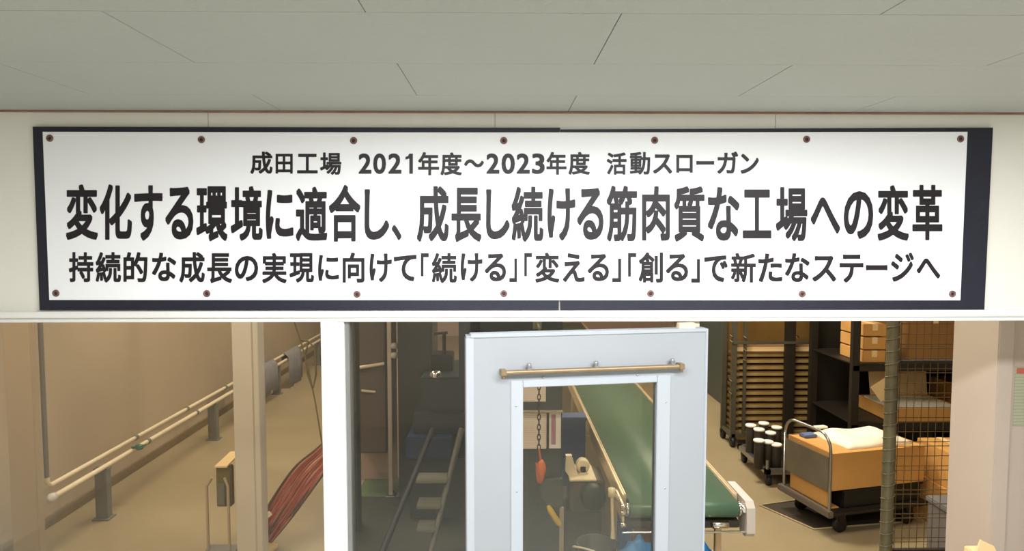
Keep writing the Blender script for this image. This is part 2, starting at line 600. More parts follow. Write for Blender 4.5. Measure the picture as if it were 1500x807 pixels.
b1 = quadslab(MB(), [(47.7, 185.5), (820.5, 187.0), (818.5, 454.3), (58, 454)], YB, -0.0005)
tag(b1.build('backing_board', M['navy']), 'left half of the dark navy backing board behind the white banner', 'board', 'navy backing boards behind the banner')
b2 = quadslab(MB(), [(821.5, 189.5), (1454.7, 186.8), (1441.8, 456), (820.8, 455.8)], YB, -0.0005)
tag(b2.build('backing_board', M['navy']), 'right half of the dark navy backing board, with the wide dark right-hand strip', 'board', 'navy backing boards behind the banner')

ban = thing('banner', 'long white slogan banner with black Japanese lettering above the windows', 'banner', (0, -0.0125, W(735, 440, 0).z))
YS = -0.0155
c4 = [(62.4, 193), (1417.3, 193), (1406.8, 439.8), (72.2, 439.3)]
sh = MB()
NX, NZ = 40, 8
vs, fs = [], []
for jz in range(NZ + 1):
    for ix in range(NX + 1):
        s_, t_ = ix / NX, jz / NZ
        px = (c4[0][0] * (1 - s_) + c4[1][0] * s_) * (1 - t_) + (c4[3][0] * (1 - s_) + c4[2][0] * s_) * t_
        py = (c4[0][1] * (1 - s_) + c4[1][1] * s_) * (1 - t_) + (c4[3][1] * (1 - s_) + c4[2][1] * s_) * t_
        py += 1.6 * math.sin(s_ * math.pi) * (1 - t_) * (1 if jz == 0 else 0.0) * 0.6
        vs.append(W(px, py, YS))
n0 = len(vs)
vs += [Vector((v.x, YS + 0.002, v.z)) for v in vs]
for jz in range(NZ):
    for ix in range(NX):
        a = jz * (NX + 1) + ix
        fs.append([a, a + 1, a + NX + 2, a + NX + 1])
        fs.append([a + n0, a + n0 + NX + 1, a + n0 + NX + 2, a + n0 + 1])
for ix in range(NX):
    for a in (ix, NZ * (NX + 1) + ix):
        fs.append([a, a + 1, a + 1 + n0, a + n0])
for jz in range(NZ):
    for a in (jz * (NX + 1), jz * (NX + 1) + NX):
        fs.append([a, a + NX + 1, a + NX + 1 + n0, a + n0])
sh.add(vs, fs)
sheet = sh.build('sheet', M['vinyl'], ban)

GLYPH = {}


def glyph(ch, off):
    if ch == '1':
        v1 = [(0.52, 0.0), (1.0, 0.0), (1.0, 1.0), (0.52, 1.0), (0.52, 0.25), (0.0, 0.30), (0.0, 0.16), (0.34, 0.12)]
        return v1 * 13, [[0, 1, 2, 3, 4, 5, 6, 7]]
    if (ch, off) in GLYPH:
        return GLYPH[(ch, off)]
    c = bpy.data.curves.new('t', 'FONT')
    c.body = ch
    c.resolution_u = 4
    o = bpy.data.objects.new('t', c)
    COL.objects.link(o)
    bpy.context.view_layer.update()
    dg = bpy.context.evaluated_depsgraph_get()
    me = bpy.data.meshes.new_from_object(o.evaluated_get(dg))
    vs_ = [(v.co.x, v.co.y) for v in me.vertices]
    fs_ = [list(f.vertices) for f in me.polygons]
    bpy.data.objects.remove(o)
    bpy.data.curves.remove(c)
    bpy.data.meshes.remove(me)
    base_v, base_f = vs_, fs_
    vs_, fs_ = [], []
    for k_ in range(13):
        a_ = k_ * math.pi / 6
        ox, oy = (0.0, 0.0) if k_ == 12 else (off * max(-1, min(1, 1.35 * math.cos(a_))), off * max(-1, min(1, 1.35 * math.sin(a_))))
        n_ = len(vs_)
        vs_ += [(x_ + ox, y_ + oy) for x_, y_ in base_v]
        fs_ += [[i_ + n_ for i_ in f_] for f_ in base_f]
    xs, ys = [v[0] for v in vs_], [v[1] for v in vs_]
    b_ = (min(xs), max(xs), min(ys), max(ys))
    vs_ = [((x_ - b_[0]) / (b_[1] - b_[0]), (b_[3] - y_) / (b_[3] - b_[2])) for x_, y_ in vs_]
    GLYPH[(ch, off)] = (vs_, fs_)
    return vs_, fs_


ROW1 = [('成', 366.7, 399.2, 222, 254.8), ('田', 403.7, 428.8, 225.2, 254.3), ('工', 435.2, 465.3, 225.2, 254), ('場', 468.8, 500, 223.3, 256.1),
        ('2', 525.3, 544, 224.7, 254.5), ('0', 546.7, 565.3, 224.7, 254.9), ('2', 568.8, 588, 224.7, 254.5), ('1', 593.9, 604.8, 225, 254.5),
        ('年', 612.5, 643.2, 222.8, 256.7), ('度', 645.3, 676.5, 223.3, 256.7), ('～', 680, 708.8, 233.5, 245.2),
        ('2', 712.5, 731.5, 224.7, 254.5), ('0', 734.7, 754.1, 224.7, 254.9), ('2', 756.8, 776, 224.7, 254.5), ('3', 779.2, 797.9, 224.7, 254.9),
        ('年', 800.5, 829.9, 222.5, 255.9), ('度', 832.8, 864, 222.5, 255.9), ('活', 888.8, 917.9, 223.3, 255.9), ('動', 922.7, 952.5, 222.5, 255.9),
        ('ス', 956.5, 984.5, 226, 254.5), ('ロ', 990.7, 1014.7, 226.8, 252.9), ('ー', 1020, 1046.1, 235.9, 241.2), ('ガ', 1050.7, 1081.3, 222, 254.5), ('ン', 1084.8, 1111.5, 225.2, 254.5)]
ROW2 = [('変', 96.5, 143.5, 270, 351.3), ('化', 145.9, 193.3, 270, 351.3), ('す', 196.5, 238.1, 271.3, 352.7), ('る', 242.1, 283.2, 273.5, 350.8),
        ('環', 287.5, 333.3, 272.7, 353.5), ('境', 337.9, 384.8, 272.7, 352.7), ('に', 389.3, 429.9, 278, 350), ('適', 433.3, 479.5, 273.5, 353.5),
        ('合', 481.6, 528, 270.8, 354), ('し', 533.9, 570.1, 277.2, 351.3), ('、', 573.9, 588, 329.5, 351.9), ('成', 610.7, 657.3, 272.7, 354.5),
        ('長', 661.3, 705.3, 274.8, 354.8), ('し', 712, 746.7, 277.2, 350.5), ('続', 749.3, 796, 273.5, 354.5), ('け', 801.9, 842.7, 275.9, 352.7),
        ('る', 845.3, 884, 275.3, 351.3), ('筋', 888.5, 933.3, 272.1, 354), ('肉', 940.5, 981.3, 272.9, 352.7), ('質', 987.5, 1032, 272.9, 354),
        ('な', 1036.8, 1083.2, 274, 352.7), ('工', 1088, 1129.9, 277.5, 349.2), ('場', 1136.5, 1182.7, 274, 353.5), ('へ', 1187.5, 1230.7, 289.2, 342.5),
        ('の', 1236, 1279.2, 279.9, 350), ('変', 1285.3, 1331.5, 271.3, 352.7), ('革', 1336.5, 1380.5, 270.8, 351.9)]
ROW3 = [('持', 100.8, 136.8, 369.2, 413.2), ('続', 140, 177.3, 369.2, 414), ('的', 180.8, 216, 369.2, 413.2), ('な', 222.7, 258.1, 370, 411.9),
        ('成', 262.7, 300, 369.2, 414), ('長', 303.5, 340, 370.8, 414.8), ('の', 344, 378.1, 374.8, 411.9), ('実', 384, 420, 370.5, 414.8),
        ('現', 424, 460, 370.5, 414), ('に', 465.9, 496.5, 373.5, 411.3), ('向', 501.9, 533.9, 370, 414), ('け', 541.3, 573.9, 371.3, 413.2),
        ('て', 576.8, 610.1, 373.2, 411.9), ('「', 616.5, 628, 370.8, 404.7), ('続', 632.5, 669.3, 370.5, 414.8), ('け', 674.7, 706.7, 370.8, 412.7),
        ('る', 710.1, 741.3, 371.3, 412.1), ('」', 746.1, 757.3, 378.5, 413.2), ('「', 768, 779.2, 370.5, 404.7), ('変', 784, 819.5, 370, 414),
        ('え', 824.5, 856.5, 370.8, 413.2), ('る', 860.8, 892, 371.9, 411.9), ('」', 896.8, 909.9, 378.8, 413.2), ('「', 920, 932, 370.5, 405.2),
        ('創', 935.5, 971.2, 369.5, 414), ('る', 975.5, 1008, 371.9, 411.9), ('」', 1012.5, 1025.3, 379.3, 414), ('で', 1031.5, 1065.9, 374, 413.2),
        ('新', 1070.7, 1107.2, 370.5, 414), ('た', 1110.7, 1145.9, 371.3, 413.2), ('な', 1149.9, 1185.9, 370.8, 413.2), ('ス', 1189.9, 1224.8, 374.8, 412.7),
        ('テ', 1229.9, 1264.8, 372.7, 414), ('ー', 1268.5, 1300, 388.1, 395.9), ('ジ', 1305.3, 1338.7, 370, 412.7), ('へ', 1342.7, 1377.3, 378.5, 408.1)]
for row, off in ((ROW1, 0.026), (ROW2, 0.028), (ROW3, 0.026)):
    mb = MB()
    for ch, x0, x1, y0, y1 in row:
        vs_, fs_ = glyph(ch, off)
        nb_ = len(vs_) // 13
        mb.add([W(x0 + a * (x1 - x0), y0 + b * (y1 - y0), YS - 0.0006 - 0.00002 * (i_ // nb_)) for i_, (a, b) in enumerate(vs_)], fs_)
    mb.build('lettering', M['ink'], sheet)
for px, py in ((73, 202.5), (295, 204.5), (518, 206), (738, 206), (959, 205.5), (1181.5, 204), (1407, 203.5),
               (82, 429.5), (303, 430), (523, 431), (738, 430), (953, 430), (1175, 430.5), (1395, 430.5)):
    c = W(px, py, YS)
    g = MB()
    g.lathe(c, [(0.0055, -0.0005), (0.0065, -0.003), (0.0095, -0.0035), (0.0125, -0.002), (0.013, 0.0)], 'Y', 20)
    g.cur = 1
    g.lathe(c, [(0.0, -0.0022), (0.0045, -0.002), (0.0068, -0.001)], 'Y', 14)
    go = g.build('grommet', [M['grommet'], M['screw']], sheet)

# ------------------------------------------------------------------ hall, left: columns, pipe rail, boxes, cables
YC = 2.25
tc_ = MB()
tc_.box(W(11, 640, YC).x, W(51, 640, YC).x, YC, YC + 0.07, 0, HZ, 0.006)
struct('trim_7', tc_, M['tanlow'])
wc = MB()
wc.box(W(343, 640, 2.2).x, W(372, 640, 2.2).x, 2.2, 2.34, 0, HZ, 0.004)
wc.box(W(370, 640, 2.2).x, W(380.5, 640, 2.2).x, 2.21, 2.33, 0, HZ, 0.004)
struct('trim_8', wc, M['whitecol'])

pr = thing('pipe_rail', 'pair of long cream pipes on short grey floor posts along the tan left wall', 'pipe', (-3.28, 2.4, 0))
q = MB()
q.tube([(-3.30, 2.40, HZ), (-3.30, 2.40, 0.58)], 0.017, 10); q.build('riser', M['greypost'], pr)
q = MB(); q.tube([(-3.30, 2.40, 0.58), (-3.30, 2.40, 0.56), *arc((-3.30, 2.45, 0.56), math.pi, 1.5 * math.pi, 0.05, (0, 1, 0), (0, 0, 1), 6), (-3.30, 12.2, 0.51)], 0.017, 10)
q.build('upper_pipe', M['cream'], pr)
q = MB()
q.tube([(-3.255, 2.38, 0.438), (-3.255, 12.2, 0.438)], 0.02, 10)
lowp = q.build('lower_pipe', M['cream'], pr)
q = MB(); q.lathe((-3.255, 2.38, 0.438), [(0.0, -0.04), (0.02, -0.035), (0.032, -0.015), (0.034, 0.0), (0.028, 0.025), (0.02, 0.03)], 'Y', 14)
q.build('end_cap', M['endplate'], lowp)
for yy in (3.6, 4.6, 5.6, 6.9, 8.3):
    for xx, zz in ((-3.30, 0.51), (-3.255, 0.438)):
        c = MB(); c.lathe((xx, yy + (0.12 if zz < .5 else 0), zz), [(0.018, -0.02), (0.025, -0.018), (0.025, 0.018), (0.018, 0.02)], 'Y', 10)
        c.build('coupling', M['greypost'], pr)
for yy in (3.05, 5.2, 7.4, 9.6):
    c = MB()
    c.box(-3.33, -3.235, yy - 0.04, yy + 0.04, 0.0, 0.412, 0.006)
    c.box(-3.35, -3.215, yy - 0.06, yy + 0.06, 0.0, 0.012)
    c.box(-3.34, -3.225, yy - 0.03, yy + 0.03, 0.405, 0.425)
    c.build('post', M['greypost'], pr)
vp = W(197, 672, 3.45)
c = MB()
c.lathe((-3.19, 3.45, 0.47), [(0, -0.03), (0.022, -0.028), (0.028, 0), (0.022, 0.028), (0, 0.03)], 'X', 12)
c.tube([(-3.255, 3.45, 0.465), (-3.19, 3.45, 0.47)], 0.012, 8)
c.box(-3.175, -3.16, 3.38, 3.52, 0.462, 0.478, 0.003)
c.build('valve', M['valve'], pr)

# grey rags hung over the far stretch of the pipes
for i, (yy, ww, dr, lab) in enumerate(((6.2, 0.5, 0.40, 'grey rag hung over the pipe rail, nearest the white column'),
                                       (7.0, 0.6, 0.30, 'pale grey rag hung over the pipes between two other rags'),
                                       (8.1, 0.7, 0.42, 'grey rag hung over the pipe rail, farthest from the white column'))):
    vs, fs = [], []
    n = 12
    for k in range(n + 1):
        yk = yy + ww * (k / n - .5)
        wv_ = 0.012 * math.sin(k * 1.9 + i)
        for (dx, z) in ((0.058, 0.43 - dr - 0.03 * math.sin(k * .9)), (0.055, 0.45 - dr * .4), (0.05, 0.478), (0.018, 0.536), (-0.012, 0.536), (-0.034, 0.515), (-0.045, 0.36)):
            vs.append((-3.30 + dx * (1.5 if dx > 0.03 else 1) + wv_, yk, z))
    for k in range(n):
        for m_ in range(6):
            a = k * 7 + m_
            fs.append([a, a + 1, a + 8, a + 7])
    mb = MB(); mb.add(vs, fs, True)
    o = mb.build('rag', M['rag'])
    md = o.modifiers.new('solid', 'SOLIDIFY'); md.thickness = 0.008
    tag(o, lab, 'rag', 'grey rags on the pipe rail')

# outlet pedestal left of the white column
pb = G(320, 812)
op = thing('outlet_pedestal', 'small grey outlet pedestal with a pale slanted lid left of the white column', 'outlet', (pb.x, pb.y, 0))
c = MB(); c.box(pb.x - 0.02, pb.x + 0.09, pb.y + 0.04, pb.y + 0.1, 0.34, 0.64, 0.006); c.build('housing', M['cord'], op)
c = MB(); c.prism([(pb.x - 0.02, pb.y + 0.02, 0.64), (pb.x + 0.07, pb.y + 0.02, 0.64), (pb.x + 0.13, pb.y + 0.14, 0.71), (pb.x + 0.05, pb.y + 0.14, 0.71)], (0, 0, 0.012)); c.build('lid', M['cartonp'], op)
c = MB(); c.box(pb.x - 0.01, pb.x + 0.045, pb.y + 0.028, pb.y + 0.041, 0.36, 0.52, 0.003); c.build('socket_plate', M['greypost'], op)
for dx in (-0.085, 0.07):
    c = MB(); c.tube([(pb.x + dx, pb.y + 0.03, 0.0), (pb.x + dx, pb.y + 0.03, 0.5), (pb.x + dx * .6, pb.y + 0.04, 0.56)], 0.011, 8); c.build('conduit', M['tan'], op)
c = MB(); c.box(pb.x - 0.11, pb.x + 0.12, pb.y - 0.02, pb.y + 0.12, 0, 0.02, 0.003); c.build('foot_plate', M['greypost'], op)

# cable bundle sloping down to the floor right of the white column
ct = thing('cable_bundle', 'thick bundle of rust-red cables sloping to the floor right of the white column', 'cables', tuple(G(388, 792)))
base = [W(517, 585, 2.82), W(508, 625, 2.78), W(482, 660, 2.66), W(452, 690, 2.58), W(425, 727, 2.53), W(402, 762, 2.5), G(384, 790, 0.05) + Vector((0.0, 0.0, 0))]
NC = 22
for k in range(NC):
    a = k / (NC - 1) - 0.5
    pts = []
    for i, p_ in enumerate(base):
        sp = [0.04, 0.08, 0.12, 0.16, 0.17, 0.15, 0.11][i]
        jx = a * sp
        jz = -a * sp * 0.75 + random.uniform(-.01, .01)
        jy = random.uniform(-0.03, 0.03)
        pts.append(p_ + Vector((jx, jy, max(jz, 0.012 - p_.z))))
    # smooth
    fine = []
    for i in range(len(pts) - 1):
        p0 = pts[max(i - 1, 0)]; p1 = pts[i]; p2 = pts[i + 1]; p3 = pts[min(i + 2, len(pts) - 1)]
        for s_ in range(4):
            t = s_ / 4
            fine.append(0.5 * ((2 * p1) + (p2 - p0) * t + (2 * p0 - 5 * p1 + 4 * p2 - p3) * t * t + (3 * p1 - p0 - 3 * p2 + p3) * t ** 3))
    fine.append(pts[-1])
    mb = MB(); mb.tube(fine, 0.0085, 6)
    mb.build('cable', M['darkcable'] if k in (0, 1, 12, 19, 21) else M['redcable'], ct)
t_ = G(393, 748, 0.2)
tb = W(394, 752, 2.44)
mb = MB(); mb.box(tb.x - 0.05, tb.x + 0.035, 2.40, 2.405, tb.z - 0.018, tb.z + 0.018, 0.002, Matrix.Translation(tb) @ Matrix.Rotation(R(-38), 4, 'Y') @ Matrix.Translation(-tb))
mb.build('tag', M['cream_paper'], ct)
# junction that the bundle runs into (mostly behind the window post)
jb = W(520, 600, 2.8)
jt = thing('junction_post', 'dark grey duct post just right of the white window mullion', 'duct', (jb.x, 2.75, 0))
c = MB(); c.box(W(507, 600, 2.75).x, W(522, 600, 2.75).x, 2.75, 2.9, 0, 2.6, 0.005); c.build('duct', M['darkpost'], jt)
c = MB(); c.box(W(497, 700, 2.68).x, W(524, 700, 2.68).x, 2.68, 2.75, 0.12, W(510, 607, 2.68).z, 0.006); c.build('panel', M['slate'], jt)

# plate at the end of the cables
pp = G(382, 800, 0.05)
mb = MB(); mb.box(-0.06, 0.06, -0.13, 0.13, 0, 0.03, 0.003, Matrix.Translation((pp.x, pp.y - 0.02, 0.0)) @ Matrix.Rotation(R(-20), 4, 'Z'))
tag(mb.build('floor_plate_or_shade', M['cartonp']), 'small pale plate on the floor at the lower end of the red cables', 'plate')

# cord hanging from the hall ceiling
hc = thing('rope', 'thin olive rope and strap hanging down behind the left window near the mullion', 'rope', tuple(W(470, 640, 2.5)))
a0 = W(428, 462, 2.6)
mb = MB(); mb.tube([(a0.x - 0.14, 2.6, HZ), a0, W(440, 498, 2.6), W(452, 540, 2.58), W(462, 590, 2.55), W(471, 645, 2.52), W(480, 700, 2.5), ], 0.006, 6)
cm = mb.build('rope_line', M['cord'], hc)
mb = MB()
mb.tube([W(447, 520, 2.62), W(452, 500, 2.62), W(461, 510, 2.62), W(463, 548, 2.62), W(458, 572, 2.62), W(451, 548, 2.62), W(447, 520, 2.62)], 0.008, 6)
mb.tube([W(440, 498, 2.6), W(452, 500, 2.62)], 0.008, 6)
mb.build('strap', M['cord'], hc)

# ------------------------------------------------------------------ hall, behind the middle window
YP = G(550, 702).y
xp0, xp1 = W(515, 600, YP).x, W(581.5, 600, YP).x
c = MB(); c.box(xp0, xp1, YP, YP + 0.1, 0, 2.6, 0.004); c.box(xp0, xp1, YP - 0.012, YP, 0.0, 0.07, 0.003)
struct('trim_9', c, M['pinkwall'])
gm = MB()
y0 = G(550, 729).y
gm.box(W(520, 715, y0).x, W(579, 715, y0).x, y0, YP - 0.02, 0, 0.012, 0.003)
tag(gm.build('floor_mat_or_shade', M['greenmat']), 'green mat on the floor in front of the pinkish wall panel', 'mat')
yl = YP - 0.28
lk = thing('wall_locker', 'tall taupe locker hung on the pinkish wall panel behind the middle window', 'locker', (W(545, 660, yl).x, yl, W(545, 664, yl).z))
xl0, xl1, zl = W(521, 600, yl).x, W(567.5, 600, yl).x, W(545, 664, yl).z
c = MB(); c.box(xl0, xl1, yl, YP - 0.001, zl, 2.3, 0.008); c.build('body', M['taupe'], lk)
c = MB(); c.box(xl0 + 0.01, xl1 - 0.012, yl - 0.014, yl, zl + 0.015, 2.28, 0.004); d_ = c.build('door', M['taupe'], lk)
c = MB(); c.tube([W(514, 541, yl - .06), W(522, 539, yl - .06), W(563, 532.5, yl - .06)], 0.015, 10); c.build('grab_bar', M['cream'], d_)
for px, py in ((520, 539.3), (560, 533)):
    e = W(px, py, yl - .06)
    c = MB(); c.tube([e, (e.x, yl - 0.01, e.z)], 0.010, 8); c.build('bar_bracket', M['cream'], d_)
c = MB(); e = W(530, 572, yl - .03); e2 = W(549, 574, yl - .03)
c.tube([e, e2], 0.012, 8); c.tube([e, (e.x, yl, e.z)], 0.008, 6); c.tube([e2, (e2.x, yl, e2.z)], 0.008, 6)
c.build('latch', M['cream'], d_)
yk = yl - 0.15
pk = thing('clamp_post', 'slim pale post with clamp knobs beside the taupe locker', 'post', (W(571, 700, yk).x, yk, 0))
c = MB(); c.box(W(568, 600, yk).x, W(574, 600, yk).x, yk, yk + 0.04, 0, 2.4, 0.004); c.build('pole', M['pillar'], pk)
for py in (507, 521):
    e = W(577, py, yk)
    c = MB(); c.lathe((e.x, yk + 0.02, e.z), [(0, -0.03), (0.026, -0.026), (0.03, 0.0), (0.026, 0.026), (0, 0.03)], 'X', 12); c.build('knob', M['endplate'], pk)
c = MB(); c.box(W(565, 600, yk).x, W(577, 600, yk).x, yk - 0.04, yk + 0.08, 0, 0.012); c.build('foot', M['pillar'], pk)

# dark machine with blue tray
ym = 3.4
mc = thing('processing_machine', 'dark machine with a wide column and blue tray behind the middle window', 'machine', (W(620, 700, ym).x, ym, 0))
c = MB(); c.box(W(583, 600, ym).x, W(634, 600, ym).x, ym, ym + 0.5, 0.0, 2.5, 0.012); c.build('column', M['olive'], mc)
yb_ = 3.1
zt_ = W(640, 553, yb_).z
c = MB(); c.box(W(615, 600, yb_).x, 0.0, yb_, yb_ + 0.8, W(640, 612, yb_).z, zt_, 0.015); hs = c.build('housing', M['slate'], mc)
c = MB(); c.box(W(605, 600, 3.0).x, 0.05, 3.0, 3.9, W(640, 640, 3.0).z, W(640, 606, 3.0).z, 0.015); c.build('lower_housing', M['slate'], mc)
c = MB(); c.box(W(594, 600, 2.9).x, W(662, 600, 2.9).x, 2.9, 3.5, W(640, 672, 2.9).z, W(640, 641, 2.9).z, 0.012); c.build('tray', M['bluetray'], mc)
c = MB(); c.box(W(600, 700, 2.98).x, 0.1, 2.98, 3.9, 0.0, W(640, 672, 2.98).z, 0.01); c.build('base', M['baseshade'], mc)
zz = zt_
for px, ww, hh in ((651, 0.05, 0.10),):
    e = W(px, 540, yb_ + 0.3)
    c = MB(); c.tube([(e.x, yb_ + .3, zz), (e.x, yb_ + .3, zz + 0.33)], 0.016, 8); c.tube([(e.x - 0.09, yb_ + .3, zz + 0.32), (e.x + 0.03, yb_ + .3, zz + 0.33)], 0.012, 8)
    c.build('spindle', M['rackdark'], hs)
c = MB(); e0, e1 = W(634, 540, yb_ + .35), W(664, 540, yb_ + .35)
c.box(e0.x, e1.x, yb_ + .25, yb_ + .5, zz, zz + 0.14, 0.01); c.build('top_block', M['rackdark'], hs)
c = MB(); e = W(638, 549, yb_ + 0.05); c.lathe((e.x, yb_ + 0.05, zz), [(0.05, 0), (0.05, 0.03), (0.03, 0.05), (0, 0.055)], 'Z', 14); c.build('cap', M['chrome'], hs)
c = MB(); e0 = W(670, 540, 2.75); c.box(e0.x, e0.x + 0.22, 2.9, 3.15, zt_ - 0.01, 2.4, 0.02); c.build('mast', M['slate'], mc)
fp = MB(); fp.box(-1.30, 0.3, 1.6, y0 - 0.01, 0, 0.01)  # dark sheet painted as the shade on the floor here
tag(fp.build('floor_plate_or_shade', M['baseshade']), 'dark olive sheet standing in for floor shade before the dark machine', 'plate')

st = thing('step_ladder', 'grey metal steps with a slanted side rail leading up to the dark machine', 'steps', (W(640, 800, 2.1).x, 2.1, 0))
ta, tb2 = W(676, 628, 2.62), W(630, 812, 2.0)
dirn = (tb2 - ta).normalized(); bt = ta + dirn * ((0.012 - ta.z) / dirn.z)
for sx in (0.0, -0.36):
    c = MB()
    c.tube([ta + Vector((sx * 0.6, 0, 0)), bt + Vector((sx, 0, 0))], 0.022, 8)
    c.build('side_rail', M['stringer'] if sx == 0 else M['black'], st)
for py, x0, x1 in ((700, 611, 652), (737, 612, 645), (771, 612, 634)):
    tt = None
    best = None
    for k in range(200):
        p_ = ta + (bt - ta) * (k / 199)
        q_ = p_ - CAM
        zz_ = q_.dot(FWD); yy_ = 403.5 - F * q_.dot(UPV) / zz_
        if best is None or abs(yy_ - py) < best[0]:
            best = (abs(yy_ - py), p_)
    p_ = best[1]
    xl_ = W(x0, py, p_.y).x
    c = MB(); c.box(xl_, p_.x - 0.01, p_.y - 0.08, p_.y + 0.08, p_.z - 0.012, p_.z + 0.012, 0.004)
    c.build('tread', M['tread'], st)

# ------------------------------------------------------------------ seen through the door glass
YCB = 2.1
cx1 = W(823.5, 620, YCB).x
cbn = thing('control_cabinet', 'tall blue-grey control cabinet with papers on its front, seen through the door glass', 'cabinet', (0.1, YCB + 0.2, 0))
c = MB(); c.box(-0.16, cx1, YCB, YCB + 0.45, 0.0, 1.85, 0.006); cbody = c.build('body', M['cabinet'], cbn)
c = MB(); c.box(-0.15, cx1 - 0.006, YCB - 0.012, YCB, 0.06, 1.83, 0.003); cdoor = c.build('door', M['cabinet'], cbn)
c = MB(); z0 = W(790, 604, YCB - 0.02).z; c.box(-0.15, cx1, YCB - 0.032, YCB - 0.012, z0, z0 + 0.014, 0.002); c.build('ledge', M['ledge'], cdoor)
yp = YCB - 0.0125


def sheetbox(name, m, x0, y0, x1, y1, lab, yy=yp, grp='paper notices on the control cabinet'):
    a_, b_ = W(x0, y0, yy), W(x1, y1, yy)
    q_ = MB(); q_.box(a_.x, b_.x, yy - 0.0015, yy, b_.z, a_.z)
    o_ = q_.build(name, m)
    return tag(o_, lab, 'paper', grp)


sheetbox('paper_notice', M['paper'], 750, 532, 799.5, 588, 'upper pinkish paper notice at the top of the blue-grey cabinet')
sheetbox('paper_notice', M['paper'], 750, 605, 800.5, 657, 'wide lined paper notice under the ledge of the blue-grey cabinet')
pn = sheetbox('paper_notice', M['paperplain'], 804.5, 603, 821.5, 656.5, 'narrow white paper notice with a purple stripe on the cabinet')
a_, b_ = W(807.5, 607, yp), W(814, 651, yp)
q = MB(); q.box(a_.x, b_.x, yp - 0.0022, yp - 0.0015, b_.z, a_.z); q.build('purple_stripe', M['purple'], pn)
q = MB(); a_ = W(802.3, 600, yp - .01); q.tube([a_, W(802.2, 630, yp - .008), W(801, 660, yp - .006)], 0.004, 6)
tag(q.build('cord', M['chainm']), 'thin dark cord hanging between the two lower paper notices', 'cord')

# chain with orange hook block
YCH = 1.85
xch = W(789.5, 600, YCH).x
chn = thing('hanging_chain', 'dark link chain with an orange hook block, hanging before the papers', 'chain', (xch, YCH, W(790, 706, YCH).z))
zc = W(790, 655, YCH).z
k = 0
lk_len = 0.033
q = MB()
while zc + k * lk_len < 1.70:
    z = zc + k * lk_len
    pts = []
    for i in range(14):
        a = 2 * math.pi * i / 14
        u_ = 0.0095 * math.cos(a)
        v_ = 0.0215 * math.sin(a)
        pts.append((xch + (u_ if k % 2 == 0 else u_ * .25), YCH + (u_ * .25 if k % 2 == 0 else u_), z + v_))
    q.loop(pts, 0.0035, 6)
    k += 1
q.build('chain', M['chainm'], chn)
ztop = zc + k * lk_len
q = MB(); q.tube([(xch, YCH, ztop + 0.02), (xch, YCH, ztop), ], 0.006, 6); q.tube([(xch, YCH, ztop + 0.015), (xch, YCB - 0.012, ztop + 0.015)], 0.01, 8); q.box(xch - 0.03, xch + 0.03, YCB - 0.022, YCB - 0.0125, ztop - 0.02, ztop + 0.05); q.build('wall_arm', M['greypost'], chn)
oz0, oz1 = W(790, 708, YCH).z, W(790, 673, YCH).z
q = MB()
cxo = W(792, 690, YCH).x
hgt = oz1 - oz0
prof = [(0.0, 0.0), (0.014, 0.02), (0.026, 0.30), (0.033, 0.62), (0.022, 0.86), (0.008, 1.0), (0, 1.0)]
vs, fs = [], []
for (r_, t_) in prof:
    for kk in range(14):
        a = 2 * math.pi * kk / 14
        vs.append((cxo + r_ * math.cos(a) * 1.05 + (0.5 - t_) * -0.012, YCH + r_ * math.sin(a) * 0.6, oz0 + t_ * hgt))
for i in range(len(prof) - 1):
    for kk in range(14):
        k2 = (kk + 1) % 14
        fs.append([i * 14 + kk, i * 14 + k2, (i + 1) * 14 + k2, (i + 1) * 14 + kk])
q.add(vs, fs, True)
ob = q.build('hook_block', M['orange'], chn)
q = MB(); q.tube([(xch, YCH, zc - 0.01), (cxo, YCH, oz1 - 0.01)], 0.007, 8)
q.tube([(cxo - 0.03, YCH - 0.008, oz1 - 0.02), (cxo - 0.015, YCH - 0.02, oz0 + 0.07), (cxo - 0.005, YCH - 0.018, oz0 + 0.04)], 0.007, 6)
q.build('swivel', M['redcable'], ob)
# hand tool hung below
YT = YCB - 0.06
tl = thing('hand_scraper', 'dark grey tool with a yellow grip on the cabinet door, below the orange hook', 'tool', tuple(W(806, 750, YT)))
q = MB()
poly = [W(790, 705, YT), W(824, 702, YT), W(824, 742, YT), W(806, 744, YT), W(793, 728, YT)]
q.prism(poly, (0, 0.045, 0)); q.build('blade_body', M['darkgrey'], tl)
q = MB(); q.tube([W(803, 741, YT - .01), W(806, 747, YT - .012), W(817, 765, YT - .012), W(820, 769, YT - .01)], [0.012, 0.02, 0.021, 0.013], 10); q.build('grip', M['yellow'], tl)
yg = YCB - 0.05
gx = W(822.5, 780, yg).x
gp = MB(); gp.box(gx - 0.014, gx + 0.016, yg, yg + 0.03, 0, W(822, 744, yg).z, 0.003); gp.box(gx - 0.03, gx + 0.03, yg - 0.02, yg + 0.045, 0, 0.01)
tag(gp.build('stub_post', M['ledge']), 'short grey-beige stub post at the right corner of the control cabinet', 'post')

